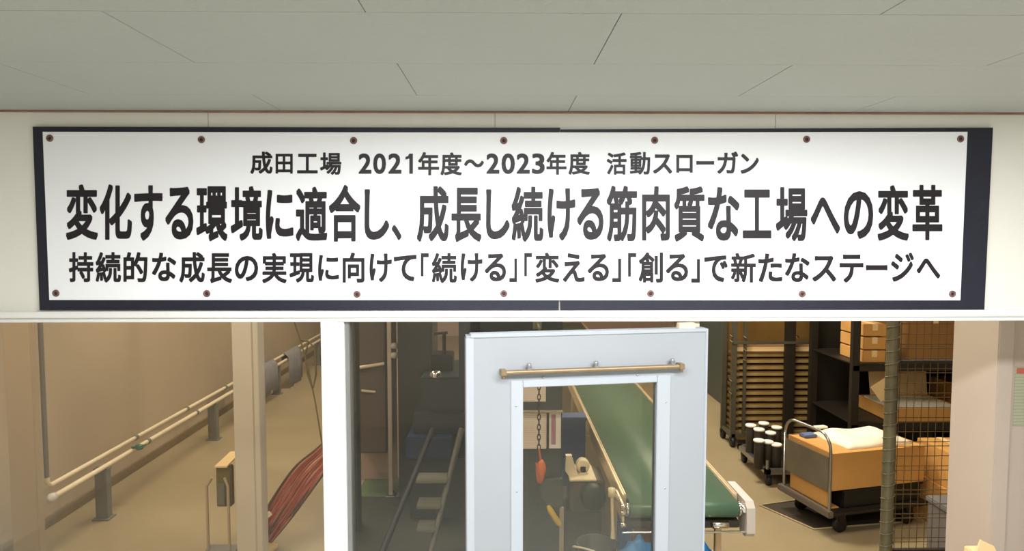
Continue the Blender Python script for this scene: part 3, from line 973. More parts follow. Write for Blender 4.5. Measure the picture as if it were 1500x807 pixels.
# conveyor -----------------------------------------------------------------
ZB = 0.75
E0 = G(1005, 735, ZB).y                      # near end of the belt
XL, XR = G(921, 733, ZB).x, G(1081, 735, ZB).x
cv = thing('belt_conveyor', 'long green belt conveyor with pale metal side rails running away into the hall', 'conveyor', ((XL + XR) / 2, E0 + 2, 0))
YE = 9.6
q = MB()
rr = 0.046
prof = [(E0 + 0.0, ZB - rr)]
sec = [(YE, ZB)] + [(E0 + rr * math.sin(a), ZB - rr + rr * math.cos(a)) for a in [0 - i * math.pi / 10 for i in range(11)]] + [(YE, ZB - 2 * rr)]
sec2 = [(E0 + (y_ - E0) if i in (0, len(sec) - 1) else y_, z_) for i, (y_, z_) in enumerate(sec)]
vs, fs = [], []
for (y_, z_) in sec2:
    vs += [(XL, y_, z_), (XR, y_, z_)]
for i in range(len(sec2) - 1):
    fs.append([2 * i, 2 * i + 1, 2 * i + 3, 2 * i + 2])
q.add(vs, fs, True)
belt = q.build('belt', M['belt'], cv)
md = belt.modifiers.new('solid', 'SOLIDIFY'); md.thickness = 0.004; md.offset = -1
q = MB(); q.tube([(XL - 0.01, E0, ZB - rr), (XR + 0.012, E0, ZB - rr)], rr - 0.006, 24); rol = q.build('end_roller', M['rollerg'], cv)
for xx in (XR + 0.008, XL - 0.016):
    q = MB(); q.lathe((xx, E0, ZB - rr), [(0, -0.012), (0.03, -0.012), (0.042, -0.006), (0.042, 0.006), (0.03, 0.012), (0, 0.012)], 'X', 20); q.build('roller_bearing', M['chrome'], rol)
# side rails (profiled aluminium: two lips and a groove)
for s_, x_ in ((-1, XL), (1, XR)):
    q = MB()
    xa_, xb_ = (x_ - 0.030, x_ - 0.002) if s_ < 0 else (x_ + 0.002, x_ + 0.030)
    q.box(xa_, xb_, E0 + 0.09, YE, ZB - 0.10, ZB + 0.006, 0.003)
    mid = (xa_ + xb_) / 2
    q.box(xa_ + 0.002, mid - 0.004, E0 + 0.09, YE, ZB + 0.004, ZB + 0.014, 0.002)
    q.box(mid + 0.004, xb_ - 0.002, E0 + 0.09, YE, ZB + 0.004, ZB + 0.014, 0.002)
    q.build('side_rail', M['aluprofile'], cv)
# end plates
q = MB()
xe = XR + 0.036
q.prism([(xe, E0 + 0.30, ZB + 0.012), (xe, E0 - 0.02, ZB + 0.012), (xe, E0 - 0.055, ZB - 0.02), (xe, E0 - 0.062, ZB - 0.17), (xe, E0 - 0.03, ZB - 0.20), (xe, E0 + 0.06, ZB - 0.20), (xe, E0 + 0.10, ZB - 0.12), (xe, E0 + 0.30, ZB - 0.10)], (0.05, 0, 0))
q.build('end_plate', M['endplate'], cv)
q = MB()
xe2 = XL - 0.036
q.prism([(xe2, E0 + 0.22, ZB - 0.005), (xe2, E0 - 0.03, ZB - 0.005), (xe2, E0 - 0.03, ZB - 0.11), (xe2, E0 + 0.22, ZB - 0.11)], (-0.012, 0, 0))
q.build('end_plate', M['aluprofile'], cv)
for z_, r_ in ((ZB - 0.01, 0.016), (ZB - 0.05, 0.018), (ZB - 0.12, 0.02)):
    q = MB(); q.lathe((xe2 - 0.008, E0 - 0.04, z_), [(0, -0.016), (r_, -0.014), (r_, 0.014), (0, 0.016)], 'X', 12); q.build('adjuster', M['chrome'], cv)
q = MB(); q.tube([(XR + 0.03, E0 - 0.045, ZB - 0.035), (XR + 0.03, E0 + 0.05, ZB - 0.035)], 0.016, 12); q.build('tension_bolt', M['chrome'], cv)
q = MB(); q.tube([(XL - 0.05, E0 - 0.04, ZB - 0.168), (XR + 0.04, E0 - 0.04, ZB - 0.168)], 0.0075, 10); q.build('tie_rod', M['chrome'], cv)
q = MB(); q.box(XL - 0.02, XR + 0.02, E0 + 0.02, E0 + 0.08, ZB - 0.17, ZB - 0.125, 0.004); q.build('cross_beam', M['darkpost'], cv)
q = MB(); q.lathe(W(1055, 768, E0 - 0.01), [(0, -0.05), (0.018, -0.05), (0.024, -0.045), (0.024, 0.045), (0.018, 0.05), (0, 0.05)], 'X', 14); q.build('idler', M['chrome'], cv)
for yy in (E0 + 0.42, E0 + 3.0, E0 + 5.6):
    for xx in (XL - 0.02, XR + 0.02):
        q = MB(); q.box(xx - 0.02, xx + 0.02, yy - 0.02, yy + 0.02, 0.03, ZB - 0.09, 0.004); l_ = q.build('leg', M['aluprofile'], cv)
        q = MB(); q.lathe((xx, yy, 0), [(0, 0), (0.03, 0.0), (0.03, 0.008), (0.012, 0.014), (0.010, 0.035)], 'Z', 14); q.build('foot', M['black'], l_)
    q = MB(); q.box(XL, XR, yy - 0.015, yy + 0.015, 0.22, 0.25, 0.003); q.build('leg_brace', M['aluprofile'], cv)
# cream strut by the near left end
p0, p1 = W(896, 720, E0 + 0.02), W(898, 788, E0 + 0.02)
q = MB(); q.tube([p0, p0 + (p1 - p0) * .8, p1], [0.010, 0.009, 0.016], 10); q.lathe(p0 + Vector((0, 0, -0.01)), [(0, -0.02), (0.022, -0.02), (0.022, 0.03), (0, 0.03)], 'Z', 12)
q.tube([p0, (XL - 0.03, E0 + 0.1, ZB - 0.04)], 0.012, 8)
q.build('strut', M['cream'], cv)
# drive unit on the left side
yd = E0 + 0.75
dr = MB()
a_, b_ = W(836, 704, yd), W(872, 750, yd)
q = MB(); q.box(a_.x - 0.03, XL - 0.05, yd + 0.02, yd + 0.5, 0.0, b_.z, 0.006); q.build('drive_housing', M['darkpost'], cv)
dr.box(a_.x, XL - 0.03, yd, yd + 0.3, b_.z, a_.z, 0.012); du_ = dr.build('gearbox', M['taupe'], cv)
q = MB(); mcx = W(868, 725, yd - 0.03); q.lathe((mcx.x, yd - 0.10, mcx.z), [(0, 0), (0.075, 0.0), (0.088, 0.012), (0.088, 0.10)], 'Y', 20); q.build('motor', M['motor'], du_)
q = MB(); q.box(a_.x - 0.01, a_.x + 0.18, yd - 0.02, yd + 0.3, a_.z, a_.z + 0.014, 0.003); q.build('cover_plate', M['cream'], du_)
q = MB()
q.prism([W(829, 668, yd + 0.05), W(838, 668, yd + 0.05), W(847, 697, yd + 0.05), W(846, 704, yd + 0.05), W(838, 704, yd + 0.05), W(828, 690, yd + 0.05)], (0, 0.05, 0)); q.build('bracket', M['cream'], du_)
q = MB(); e = W(853, 680, yd + 0.15); q.lathe((e.x, yd + 0.1, e.z), [(0, 0), (0.045, 0), (0.05, 0.02), (0.05, 0.06), (0.03, 0.07), (0.03, 0.12)], 'Y', 16)
q.box(e.x - 0.02, e.x + 0.02, yd + 0.1, yd + 0.2, a_.z, e.z); q.build('pulley', M['cream'], du_)

# blue crate behind, black bucket, cardboard box and blue bags under the belt
bc = thing('storage_crate', 'dark blue upright crate between the cabinet and the conveyor', 'crate', (0.58, 3.2, 0))
xb0, xb1 = W(824, 640, 3.1).x, XL - 0.06
zb1 = W(840, 611, 3.1).z
q = MB(); q.box(xb0, xb1, 3.1, 3.24, 0, zb1 - 0.02, 0.01); q.build('body', M['bluecrate'], bc)
q = MB(); q.box(xb0 - 0.01, xb1 + 0.01, 3.09, 3.25, zb1 - 0.03, zb1, 0.006); q.build('rim', M['bluecrate'], bc)
bk = G(874, 795, 0.42)
bu = thing('bucket', 'black round bucket with a grey handle on the floor left of the conveyor end', 'bucket', (bk.x, bk.y, 0))
q = MB(); q.lathe((bk.x, bk.y, 0), [(0, 0.005), (0, 0.0), (0.095, 0), (0.125, 0.41), (0.132, 0.41), (0.132, 0.42), (0.118, 0.42), (0.09, 0.02), (0, 0.02)], 'Z', 28); q.build('body', M['black'], bu)
q = MB(); q.tube([(bk.x - 0.13 + 0.0, bk.y, 0.40), (bk.x - 0.15, bk.y - 0.03, 0.41), (bk.x - 0.10, bk.y - 0.10, 0.435), (bk.x - 0.03, bk.y - 0.135, 0.43)], 0.006, 8); q.build('handle', M['endplate'], bu)
bx = W(940, 770, E0 + 0.28)
q = MB(); q.box(W(929, 770, E0 + .28).x, W(951, 770, E0 + .28).x + 0.1, E0 + 0.28, E0 + 0.6, 0, W(940, 757, E0 + .28).z - 0.0, 0.004)
tag(q.build('carton', M['cartond']), 'brown carton standing under the near end of the green belt', 'carton')


def blob(name, c, rad, m, lab, cat, grp=None, seed=0):
    bm = bmesh.new()
    bmesh.ops.create_icosphere(bm, subdivisions=4, radius=1)
    rnd = random.Random(seed)
    ph = [(rnd.uniform(2, 7), rnd.uniform(0, 6), Vector((rnd.uniform(-1, 1), rnd.uniform(-1, 1), rnd.uniform(-1, 1))).normalized()) for _ in range(9)]
    for v in bm.verts:
        n_ = v.co.normalized()
        s_ = 1 + sum(0.03 * math.sin(f_ * n_.dot(d_) * 2 + o_) for f_, o_, d_ in ph)
        v.co = Vector((n_.x * rad[0], n_.y * rad[1], n_.z * rad[2])) * s_ + Vector(c)
        if v.co.z < 0.003:
            v.co.z = 0.003
    q_ = MB(); q_.frombm(bm, True)
    return tag(q_.build(name, m), lab, cat, grp)


zb_ = W(940, 783, 1.42).z
blob('plastic_bag', (W(936, 783, 1.36).x, 1.36, zb_ * .5), (0.125, 0.10, zb_ * .5), M['bluebag'], 'blue plastic bag under the conveyor end, seen through the door glass', 'bag', 'blue plastic bags under the conveyor', 3)
zb2 = W(1045, 787, 1.40).z
blob('plastic_bag', (W(1022, 790, 1.36).x, 1.36, zb2 * .5), (0.125, 0.10, zb2 * .5), M['bluebag'], 'blue plastic bag below the conveyor end plate, at the right edge of the door', 'bag', 'blue plastic bags under the conveyor', 5)
ys_ = E0 + 0.12
q = MB(); q.box(W(908, 770, ys_).x, W(927, 770, ys_).x, ys_, ys_ + 0.1, 0.0, W(920, 757, ys_).z, 0.01)
tag(q.build('storage_bin', mat('deep_blue_bin', (18, 84, 140), 0.45)), 'deep blue bin under the near left corner of the green belt', 'bin')

# ------------------------------------------------------------------ right: green cabinet, tray rack, dolly with discs
gc = G(1066, 592)
gcn = thing('storage_cabinet', 'tall dark green-grey cabinet left of the tray rack', 'cabinet', (3.3, gc.y, 0))
gx0, gx1 = W(1057, 560, gc.y).x, W(1130, 560, gc.y).x
q = MB(); q.box(gx0, gx1, gc.y, gc.y + 1.4, 0.0, 2.0, 0.008); q.build('body', M['greencab'], gcn)
q = MB(); q.box(gx0 + 0.02, gx1 - 0.02, gc.y + 0.03, gc.y + 1.37, 0.0, 0.02); q.build('plinth', M['black'], gcn)
q = MB(); q.box(gx0 + 0.01, (gx0 + gx1) / 2 - 0.003, gc.y - 0.012, gc.y, 0.08, 1.98, 0.003); d1 = q.build('door', M['greencab'], gcn)
q = MB(); q.box((gx0 + gx1) / 2 + 0.003, gx1 - 0.01, gc.y - 0.012, gc.y, 0.08, 1.98, 0.003); d2 = q.build('door', M['greencab'], gcn)

rb = G(1075, 655)
RY = rb.y; RX0 = W(1071, 640, RY).x; RX1 = W(1243, 640, RY).x
rk = thing('tray_rack', 'tall steel rack with many brown trays on runners behind the hand cart', 'rack', ((RX0 + RX1) / 2, RY + 0.4, 0))
RD = 0.34
for (xx, yy) in ((RX0 + 0.02, RY + 0.02), (RX1 - 0.02, RY + 0.02), (RX0 + 0.02, RY + RD), (RX1 - 0.02, RY + RD)):
    q = MB(); q.box(xx - 0.028, xx + 0.028, yy - 0.02, yy + 0.02, 0.10, 2.0, 0.004); po = q.build('upright', M['rackm'], rk)
    q = MB(); q.lathe((xx, yy, 0.055), [(0, -0.02), (0.05, -0.02), (0.055, -0.012), (0.055, 0.012), (0.05, 0.02), (0, 0.02)], 'X', 18); q.box(xx - 0.03, xx + 0.03, yy - 0.025, yy + 0.025, 0.07, 0.112, 0.003); q.build('caster', M['black'], po)
xm = W(1157, 560, RY).x
q = MB(); q.box(xm - 0.055, xm + 0.055, RY + 0.0, RY + 0.05, 0.14, 1.62, 0.004); q.build('centre_post', M['rackdark'], rk)
xm3 = W(1221, 560, RY).x
q = MB(); q.box(xm3 - 0.02, xm3 + 0.02, RY + 0.0, RY + 0.05, 0.14, 1.62, 0.004); q.build('centre_post', M['rackm'], rk)
for z_ in (0.13, 1.98):
    q = MB()
    q.box(RX0, RX1, RY, RY + 0.04, z_ - 0.02, z_ + 0.02, 0.003); q.box(RX0, RX1, RY + RD - 0.02, RY + RD + 0.02, z_ - 0.02, z_ + 0.02, 0.003)
    q.box(RX0, RX0 + 0.04, RY, RY + RD, z_ - 0.02, z_ + 0.02, 0.003); q.box(RX1 - 0.04, RX1, RY, RY + RD, z_ - 0.02, z_ + 0.02, 0.003)
    q.build('frame_rail', M['rackm'], rk)
zbar = W(1157, 502, RY).z
q = MB(); q.box(RX0, RX1, RY - 0.01, RY + 0.012, zbar - 0.016, zbar + 0.016, 0.003); q.build('front_bar', M['rackm'], rk)
# little bright clips on the uprights
for px, py in ((1091, 493), (1168, 493), (1091, 527), (1091, 512), (1071, 491), (1071, 499), (1070, 556), (1070, 575)):
    e = W(px, py, RY - 0.012)
    q = MB(); q.tube([(e.x - 0.014, e.y, e.z + 0.012), (e.x + 0.016, e.y, e.z - 0.012)], 0.009, 6); q.tube([e, (e.x, RY + 0.01, e.z)], 0.005, 5); q.build('clip', M['chrome'], rk)
q = MB(); xv = W(1091, 560, RY).x; q.box(xv - 0.016, xv + 0.016, RY, RY + 0.03, 0.14, 1.98, 0.003); xv2 = W(1168, 480, RY).x; q.box(xv2 - 0.012, xv2 + 0.012, RY + .0, RY + 0.03, 1.6, 1.98, 0.003); q.build('slotted_strip', M['rackm'], rk)
# trays
ztr = [W(1157, 520 + i * 9.4, RY).z for i in range(14)]
proto = None
for i, z_ in enumerate(ztr):
    nm = 'topmost' if i == 0 else 'lowest' if i == 13 else ORD[i]
    lab = ('%s brown tray in the tall steel rack' % nm) if i in (0, 13) else ('%s brown tray from the top of the tall steel rack' % nm)
    if proto is None:
        t_ = thing('tray', lab, 'tray', ((RX0 + RX1) / 2, RY + 0.40, z_), 'brown trays in the tall rack')
        q = MB()
        q.box(RX0 + 0.05, RX1 - 0.05, RY + 0.062, RY + RD - 0.03, z_ - 0.028, z_ - 0.020)
        q.box(RX0 + 0.05, RX0 + 0.06, RY + 0.062, RY + RD - 0.03, z_ - 0.028, z_ + 0.006); q.box(RX1 - 0.06, RX1 - 0.05, RY + 0.062, RY + RD - 0.03, z_ - 0.028, z_ + 0.006)
        q.box(RX0 + 0.05, RX1 - 0.05, RY + RD - 0.04, RY + RD - 0.03, z_ - 0.028, z_ + 0.006)
        q.build('pan', M['tray'], t_)
        q = MB(); q.box(RX0 + 0.05, RX1 - 0.05, RY + 0.054, RY + 0.064, z_ - 0.028, z_ + 0.006, 0.003); q.build('front_lip', M['traylip'], t_)
        q = MB(); q.box(RX0 + 0.062, RX1 - 0.062, RY + 0.066, RY + RD - 0.042, z_ - 0.0195, z_ + 0.022, 0.006); q.build('contents', M['tray'], t_)
        proto = t_
    else:
        t_ = proto.copy(); COL.objects.link(t_); KEEP.append(t_)
        t_.location.z = z_; t_['label'] = lab
        for ch in list(proto.children):
            c2 = ch.copy(); COL.objects.link(c2); c2.parent = t_; KEEP.append(c2)
for z_ in ztr:
    for xx in (RX0 + 0.048, RX1 - 0.088):
        q = MB(); q.box(xx, xx + 0.04, RY + 0.03, RY + RD, z_ - 0.034, z_ - 0.0285)
        q.build('runner', M['rackm'], rk)
q = MB(); q.box(RX0 + 0.03, RX1 - 0.03, RY + RD + 0.021, RY + RD + 0.028, 0.15, 1.96); q.build('back_panel', M['tray'], rk)
# plastic sheet folder inside upper bay
q = MB(); z0, z1 = ztr[0] + 0.05, 1.92
q.box(RX0 + 0.07, RX1 - 0.07, RY + 0.10, RY + RD - 0.05, ztr[0] + 0.024, zbar - 0.05, 0.01)
q.cur = 1
q.box(RX0 + 0.075, RX1 - 0.12, RY + 0.096, RY + 0.101, ztr[0] + 0.026, ztr[0] + 0.075)
tag(q.build('carton', [M['cartond'], M['cartonp']]), 'flat wide brown carton on the topmost tray of the rack', 'carton')

# dolly with white discs
DX0 = G(1122, 688, 0.17).x
DY0 = G(1122, 688, 0.17).y
dy = thing('dolly', 'low grey dolly carrying dark cans with white discs, left of the hand cart', 'dolly', (DX0 + 0.3, DY0 + 0.35, 0))
q = MB()
q.box(DX0, DX0 + 0.75, DY0, DY0 + 0.05, 0.12, 0.17, 0.004); q.box(DX0, DX0 + 0.75, DY0 + 0.72, DY0 + 0.77, 0.12, 0.17, 0.004)
q.box(DX0, DX0 + 0.05, DY0, DY0 + 0.77, 0.12, 0.17, 0.004); q.box(DX0 + 0.70, DX0 + 0.75, DY0, DY0 + 0.77, 0.12, 0.17, 0.004)
q.build('frame', M['steel'], dy)
q = MB(); q.box(DX0 + 0.04, DX0 + 0.71, DY0 + 0.04, DY0 + 0.73, 0.125, 0.14); q.build('deck', M['rackdark'], dy)
for xx in (DX0 + 0.05, DX0 + 0.70):
    for yy in (DY0 + 0.07, DY0 + 0.70):
        q = MB(); q.lathe((xx, yy, 0.05), [(0, -0.018), (0.046, -0.018), (0.05, -0.01), (0.05, 0.01), (0.046, 0.018), (0, 0.018)], 'X', 18); q.box(xx - 0.028, xx + 0.028, yy - 0.03, yy + 0.03, 0.07, 0.122, 0.004); q.build('caster', M['black'], dy)
q = MB(); q.tube([(DX0 + 0.02, DY0 + 0.02, 0.17), (DX0 + 0.02, DY0 + 0.02, 0.25)], 0.015, 8); q.build('corner_stub', M['steel'], dy)
where = ['at the left end of the front row on the dolly', 'second from the left in the front row on the dolly', 'at the right of the front row, beside the cart handle', 'left one of the middle row on the dolly',
         'at the left end of the back row on the dolly', 'in the middle of the back row on the dolly', 'at the right end of the back row on the dolly', 'right one of the middle row on the dolly']
cpos = [(1112, 643, 0.13), (1125, 645, 0.15), (1137, 649, 0.12), (1112, 627, 0.40), (1100, 621, 0.52), (1119, 618, 0.62), (1138, 624, 0.55), (1129, 632, 0.38)]
for i, ((px, py, ay), wh) in enumerate(zip(cpos, where)):
    e = W(px, py, DY0 + ay)
    xx, yy, az = e.x, e.y, e.z
    t_ = thing('can', 'white-topped dark can ' + wh, 'can', (xx, yy, 0.14), 'cans with white discs on the dolly')
    q = MB(); q.lathe((xx, yy, 0.14), [(0, 0), (0.042, 0), (0.045, 0.006), (0.045, az - 0.14 - 0.02), (0.04, az - 0.14 - 0.012)], 'Z', 20); q.build('body', M['darkcan'], t_)
    q = MB(); q.lathe((xx, yy, az - 0.012), [(0, -0.012), (0.049, -0.012), (0.052, -0.006), (0.052, 0.004), (0.048, 0.008), (0, 0.009)], 'Z', 24); q.build('disc', M['disc'], t_)

# ------------------------------------------------------------------ hand cart with carton
A = G(1147, 711, 0.2)       # handle side, far corner
B = G(1216, 750, 0.2)       # handle side, near corner
hv = Vector((B.x - A.x, B.y - A.y, 0)); HW = hv.length; hv.normalize()
lv = Vector((-hv.y, hv.x, 0))                  # along the deck
if lv.x < 0:
    lv = -lv
CM = Matrix(((lv.x, hv.x, 0, A.x), (lv.y, hv.y, 0, A.y), (0, 0, 1, 0), (0, 0, 0, 1)))   # local x along deck, y from far to near edge
CL = 0.92
ctn = thing('hand_cart', 'flat hand cart with a bent steel tube handle, loaded with a big open carton', 'cart', (A.x + lv.x * .45 + hv.x * .25, A.y + lv.y * .45 + hv.y * .25, 0))
q = MB(CM); q.box(-0.02, CL, -0.02, HW + 0.02, 0.165, 0.20, 0.008); q.build('deck', M['rackdark'], ctn)
q = MB(CM); q.box(-0.035, 0.01, -0.03, HW + 0.03, 0.16, 0.212, 0.006); q.build('edge_bumper', M['taupe'], ctn)
for lx in (0.14, CL - 0.14):
    for ly in (0.06, HW - 0.06):
        q = MB(CM); q.box(lx - 0.035, lx + 0.035, ly - 0.03, ly + 0.03, 0.10, 0.166, 0.004)
        q.lathe((lx, ly, 0.064), [(0, -0.018), (0.055, -0.018), (0.062, -0.01), (0.062, 0.01), (0.055, 0.018), (0, 0.018)], 'Y', 18)
        q.build('caster', M['black'], ctn)
hh = 0.80
q = MB(CM)
rc = 0.13
path = [(0.0, 0.012, 0.2), (0.0, 0.012, hh - rc)] + [tuple(v) for v in arc((0.0, 0.012 + rc, hh - rc), math.pi, math.pi / 2, rc, (0, 1, 0), (0, 0, 1), 8)] + [tuple(v) for v in arc((0.0, HW - 0.012 - rc, hh - rc), math.pi / 2, 0, rc, (0, 1, 0), (0, 0, 1), 8)] + [(0.0, HW - 0.012, 0.2)]
q.tube(path, 0.0115, 12); q.build('handle', M['steel'], ctn)
q = MB(CM); q.box(-0.006, 0.006, 0.028, HW - 0.028, 0.35, 0.62, 0.002); q.build('handle_panel', M['platepanel'], ctn)
ybox0, ybox1 = 0.02, HW - 0.03
# black crate on the deck carrying the carton
cr = thing('crate', 'black plastic crate on the hand cart under the big carton', 'crate', tuple(CM @ Vector((0.5, HW / 2, 0.2))))
q = MB(CM); q.box(0.14, 0.88, ybox0, ybox1, 0.20, 0.34, 0.008); q.build('body', M['black'], cr)
q = MB(CM); q.box(0.13, 0.89, ybox0 - 0.01, ybox1 + 0.01, 0.33, 0.352, 0.005); q.build('rim', M['black'], cr)
cs = MB(CM); cs.box(0.03, 0.05, 0.05, HW - 0.05, 0.20, 0.35, 0.002); cs.box(0.03, 0.12, 0.05, HW - 0.05, 0.20, 0.21, 0.002)
tag(cs.build('cardboard_sheet', M['carton']), 'folded cardboard sheet standing on the cart deck behind the handle panel', 'cardboard')
ZK = 0.352
ZT = 0.645
bxc = thing('carton', 'big brown open carton on the hand cart, heaped with cream paper', 'carton', tuple(CM @ Vector((0.5, HW / 2, ZK))))
q = MB(CM)
q.box(0.03, 0.90, ybox0 - 0.005, ybox0 + 0.001, ZK, ZT, 0.001); q.box(0.03, 0.90, ybox1 - 0.001, ybox1 + 0.005, ZK, ZT, 0.001)
q.box(0.03, 0.036, ybox0, ybox1, ZK, ZT, 0.001); q.box(0.894, 0.90, ybox0, ybox1, ZK, ZT, 0.001); q.box(0.03, 0.90, ybox0, ybox1, ZK, ZK + 0.006)
q.build('walls', M['carton'], bxc)
q = MB(CM)
q.box(0.036, 0.894, ybox0 + 0.001, ybox1 - 0.001, ZT - 0.012, ZT - 0.006)
q.build('inner_flaps', M['carton'], bxc)
# cream paper heap
q = MB(CM)
NXp, NYp = 22, 16
vs, fs = [], []
for i in range(NXp + 1):
    for j_ in range(NYp + 1):
        s_, t_ = i / NXp, j_ / NYp
        x_ = 0.23 + 0.62 * s_ + 0.01 * math.sin(t_ * 9)
        y_ = ybox0 + 0.02 + (ybox1 - ybox0 - 0.09) * t_ + 0.008 * math.sin(s_ * 7)
        e_ = min(s_, 1 - s_, t_, 1 - t_)
        z_ = ZT - 0.004 + 0.055 * min(1, e_ * 5) ** 0.6 + 0.010 * math.sin(s_ * 8 + t_ * 3) * min(1, e_ * 6) + 0.006 * math.sin(t_ * 14 - s_ * 5) * min(1, e_ * 6)
        vs.append((x_, y_, z_))
for i in range(NXp):
    for j_ in range(NYp):
        a = i * (NYp + 1) + j_
        fs.append([a, a + 1, a + NYp + 2, a + NYp + 1])
q.add(vs, fs, True)
o = q.build('paper_sheet', M['cream_paper']); md = o.modifiers.new('solid', 'SOLIDIFY'); md.thickness = 0.003
tag(o, 'rumpled cream paper bulging out of the big carton on the cart', 'paper')
q = MB(CM); q.box(0.10, 0.22, 0.05, 0.14, ZT - 0.004, ZT + 0.02, 0.006)
tag(q.build('packet', mat('blue_packet', (96, 112, 150), 0.5)), 'small blue packet on the far left corner of the big carton', 'packet')
q = MB(CM); q.box(0.25, 0.36, 0.035, 0.09, ZT + 0.05, ZT + 0.066, 0.004, None)
tag(q.build('packet', M['cream_paper']), 'small white packet at the back of the big carton', 'packet')

# dark sheet standing in for the shadow under the cart
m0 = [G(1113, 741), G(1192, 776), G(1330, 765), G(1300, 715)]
fm = thing('floor_mat_or_shade', 'dark brown sheet standing in for the shadow under the hand cart, with pale rim', 'mat', tuple(m0[0]))
q = MB(); q.prism([Vector((v.x, v.y, 0.0005)) for v in m0], (0, 0, 0.003)); q.build('shadow_sheet', M['mat'], fm)  # dark sheet in place of the cart's shadow, not a real mat
q = MB(); q.tube([v + Vector((0, 0, 0.006)) for v in (m0[3], m0[0], m0[1], m0[2])], 0.008, 6); q.build('rim', M['shadowrim'], fm)

# ------------------------------------------------------------------ far right: mesh cage, shelving with cartons, pillar
YG = 1.55
cg = thing('wire_cage', 'wire mesh cage panel with a film-wrapped dark post in front of the cartons', 'cage', (W(1303, 700, YG).x, YG, 0))
xg0 = W(1306, 560, YG).x
xg1 = W(1417, 560, YG).x
q = MB()
q.tube([(xg0, YG, 0.0), (xg0, YG, 2.05)], 0.036, 16)
for k in range(26):
    z_ = 0.1 + k * 0.075
    q.tube([(xg0 + 0.037 * math.cos(a), YG + 0.037 * math.sin(a), z_ + 0.03 * a / 3.14 ) for a in [i * 2 * math.pi / 12 for i in range(13)]], 0.004, 5)
q.build('wrapped_post', M['wrap'], cg)
q = MB(); q.box(xg1 - 0.03, xg1 + 0.03, YG + 0.01, YG + 0.05, 0.0, 2.05, 0.006); q.build('post', M['rackdark'], cg)
XG2 = xg1 + 0.75
zr_ = W(1360, 528, YG).z
q = MB(); q.box(xg0, XG2, YG - 0.004, YG + 0.03, zr_ - 0.018, zr_, 0.003); q.build('rail', M['rackdark'], cg)
zr2 = W(1360, 805, YG).z
q = MB(); q.box(xg0, XG2, YG - 0.004, YG + 0.03, zr2 - 0.03, zr2, 0.003); q.build('rail', M['rackdark'], cg)
q = MB()
x_ = xg0 + 0.05
while x_ < XG2:
    q.tube([(x_, YG, zr2), (x_, YG, 2.04)], 0.0022, 5, False); x_ += 0.046
z_ = zr2 + 0.05; k = 0
while z_ < 2.03:
    q.tube([(xg0, YG, z_), (XG2, YG, z_)], 0.0026, 5, False); z_ += 0.026 if k % 3 == 0 else 0.062; k += 1
q.build('mesh', M['wire'], cg)

SY = 3.75
SX0, SX1 = W(1249, 560, SY).x, 6.6
sh_ = thing('storage_rack', 'dark storage rack loaded with cartons and bags behind the wire cage', 'rack', ((SX0 + SX1) / 2, SY + .4, 0))
zs = [0.14, W(1350, 620, SY).z, W(1350, 533, SY).z, 2.05]
for xx in (SX0 + 0.03, 5.0, SX1):
    for yy in (SY + 0.03, SY + 0.87):
        q = MB(); q.box(xx - 0.035, xx + 0.035, yy - 0.03, yy + 0.03, 0, 2.5, 0.004); q.build('upright', M['rackdark'], sh_)
for z_ in zs:
    q = MB(); q.box(SX0, SX1, SY, SY + 0.05, z_ - 0.07, z_ - 0.012, 0.004); q.box(SX0, SX1, SY + 0.85, SY + 0.9, z_ - 0.07, z_ - 0.012, 0.004); b_ = q.build('beam', M['rackdark'], sh_)
    q = MB(); q.box(SX0 + 0.01, SX1, SY + 0.01, SY + 0.89, z_ - 0.012, z_); q.build('shelf', M['rackdark'], sh_)
q = MB(); q.box(SX0, SX1, SY + 0.905, SY + 0.92, 0, 2.5); q.build('back_panel', M['rackdark'], sh_)


def carton(x0, x1, y0, y1, z0, z1, m, lab, tape=True, grp='cartons on the dark storage rack'):
    t_ = thing('carton', lab, 'carton', ((x0 + x1) / 2, (y0 + y1) / 2, z0), grp)
    q_ = MB(); q_.box(x0, x1, y0, y1, z0, z1, 0.004); q_.build('box', m, t_)
    if tape:
        xm_ = (x0 + x1) / 2
        q_ = MB(); q_.box(xm_ - 0.025, xm_ + 0.025, y0 - 0.001, y1 + 0.001, z1 - 0.06, z1 + 0.001); q_.build('tape', M['cartonp'], t_)
    return t_


# three flat cartons near the upper left corner of the rack
xa_, xb_ = W(1265, 500, SY + .06).x, W(1298, 500, SY + .06).x
zsh = zs[2]
for i, n_ in enumerate(('lowest', 'middle', 'topmost')):
    carton(xa_, xb_, SY + 0.06, SY + 0.5, zsh + 0.003 + i * 0.125, zsh + 0.115 + i * 0.125, M['carton'], n_ + ' of three flat cartons stacked at the upper left of the storage rack', True)
x1_ = W(1330, 500, SY + .1).x
carton(x1_, W(1410, 500, SY + .1).x, SY + 0.1, SY + 0.7, zsh + 0.002, zsh + 0.42, M['cartond'], 'wide brown carton on the upper shelf of the rack, behind the mesh')  # darker carton colour stands in for the low light on this shelf
carton(W(1414, 500, SY + .1).x, W(1490, 500, SY + .1).x, SY + 0.1, SY + 0.7, zsh + 0.002, zsh + 0.36, M['cartonp'], 'paler carton on the upper shelf of the rack, beside the cream pillar')
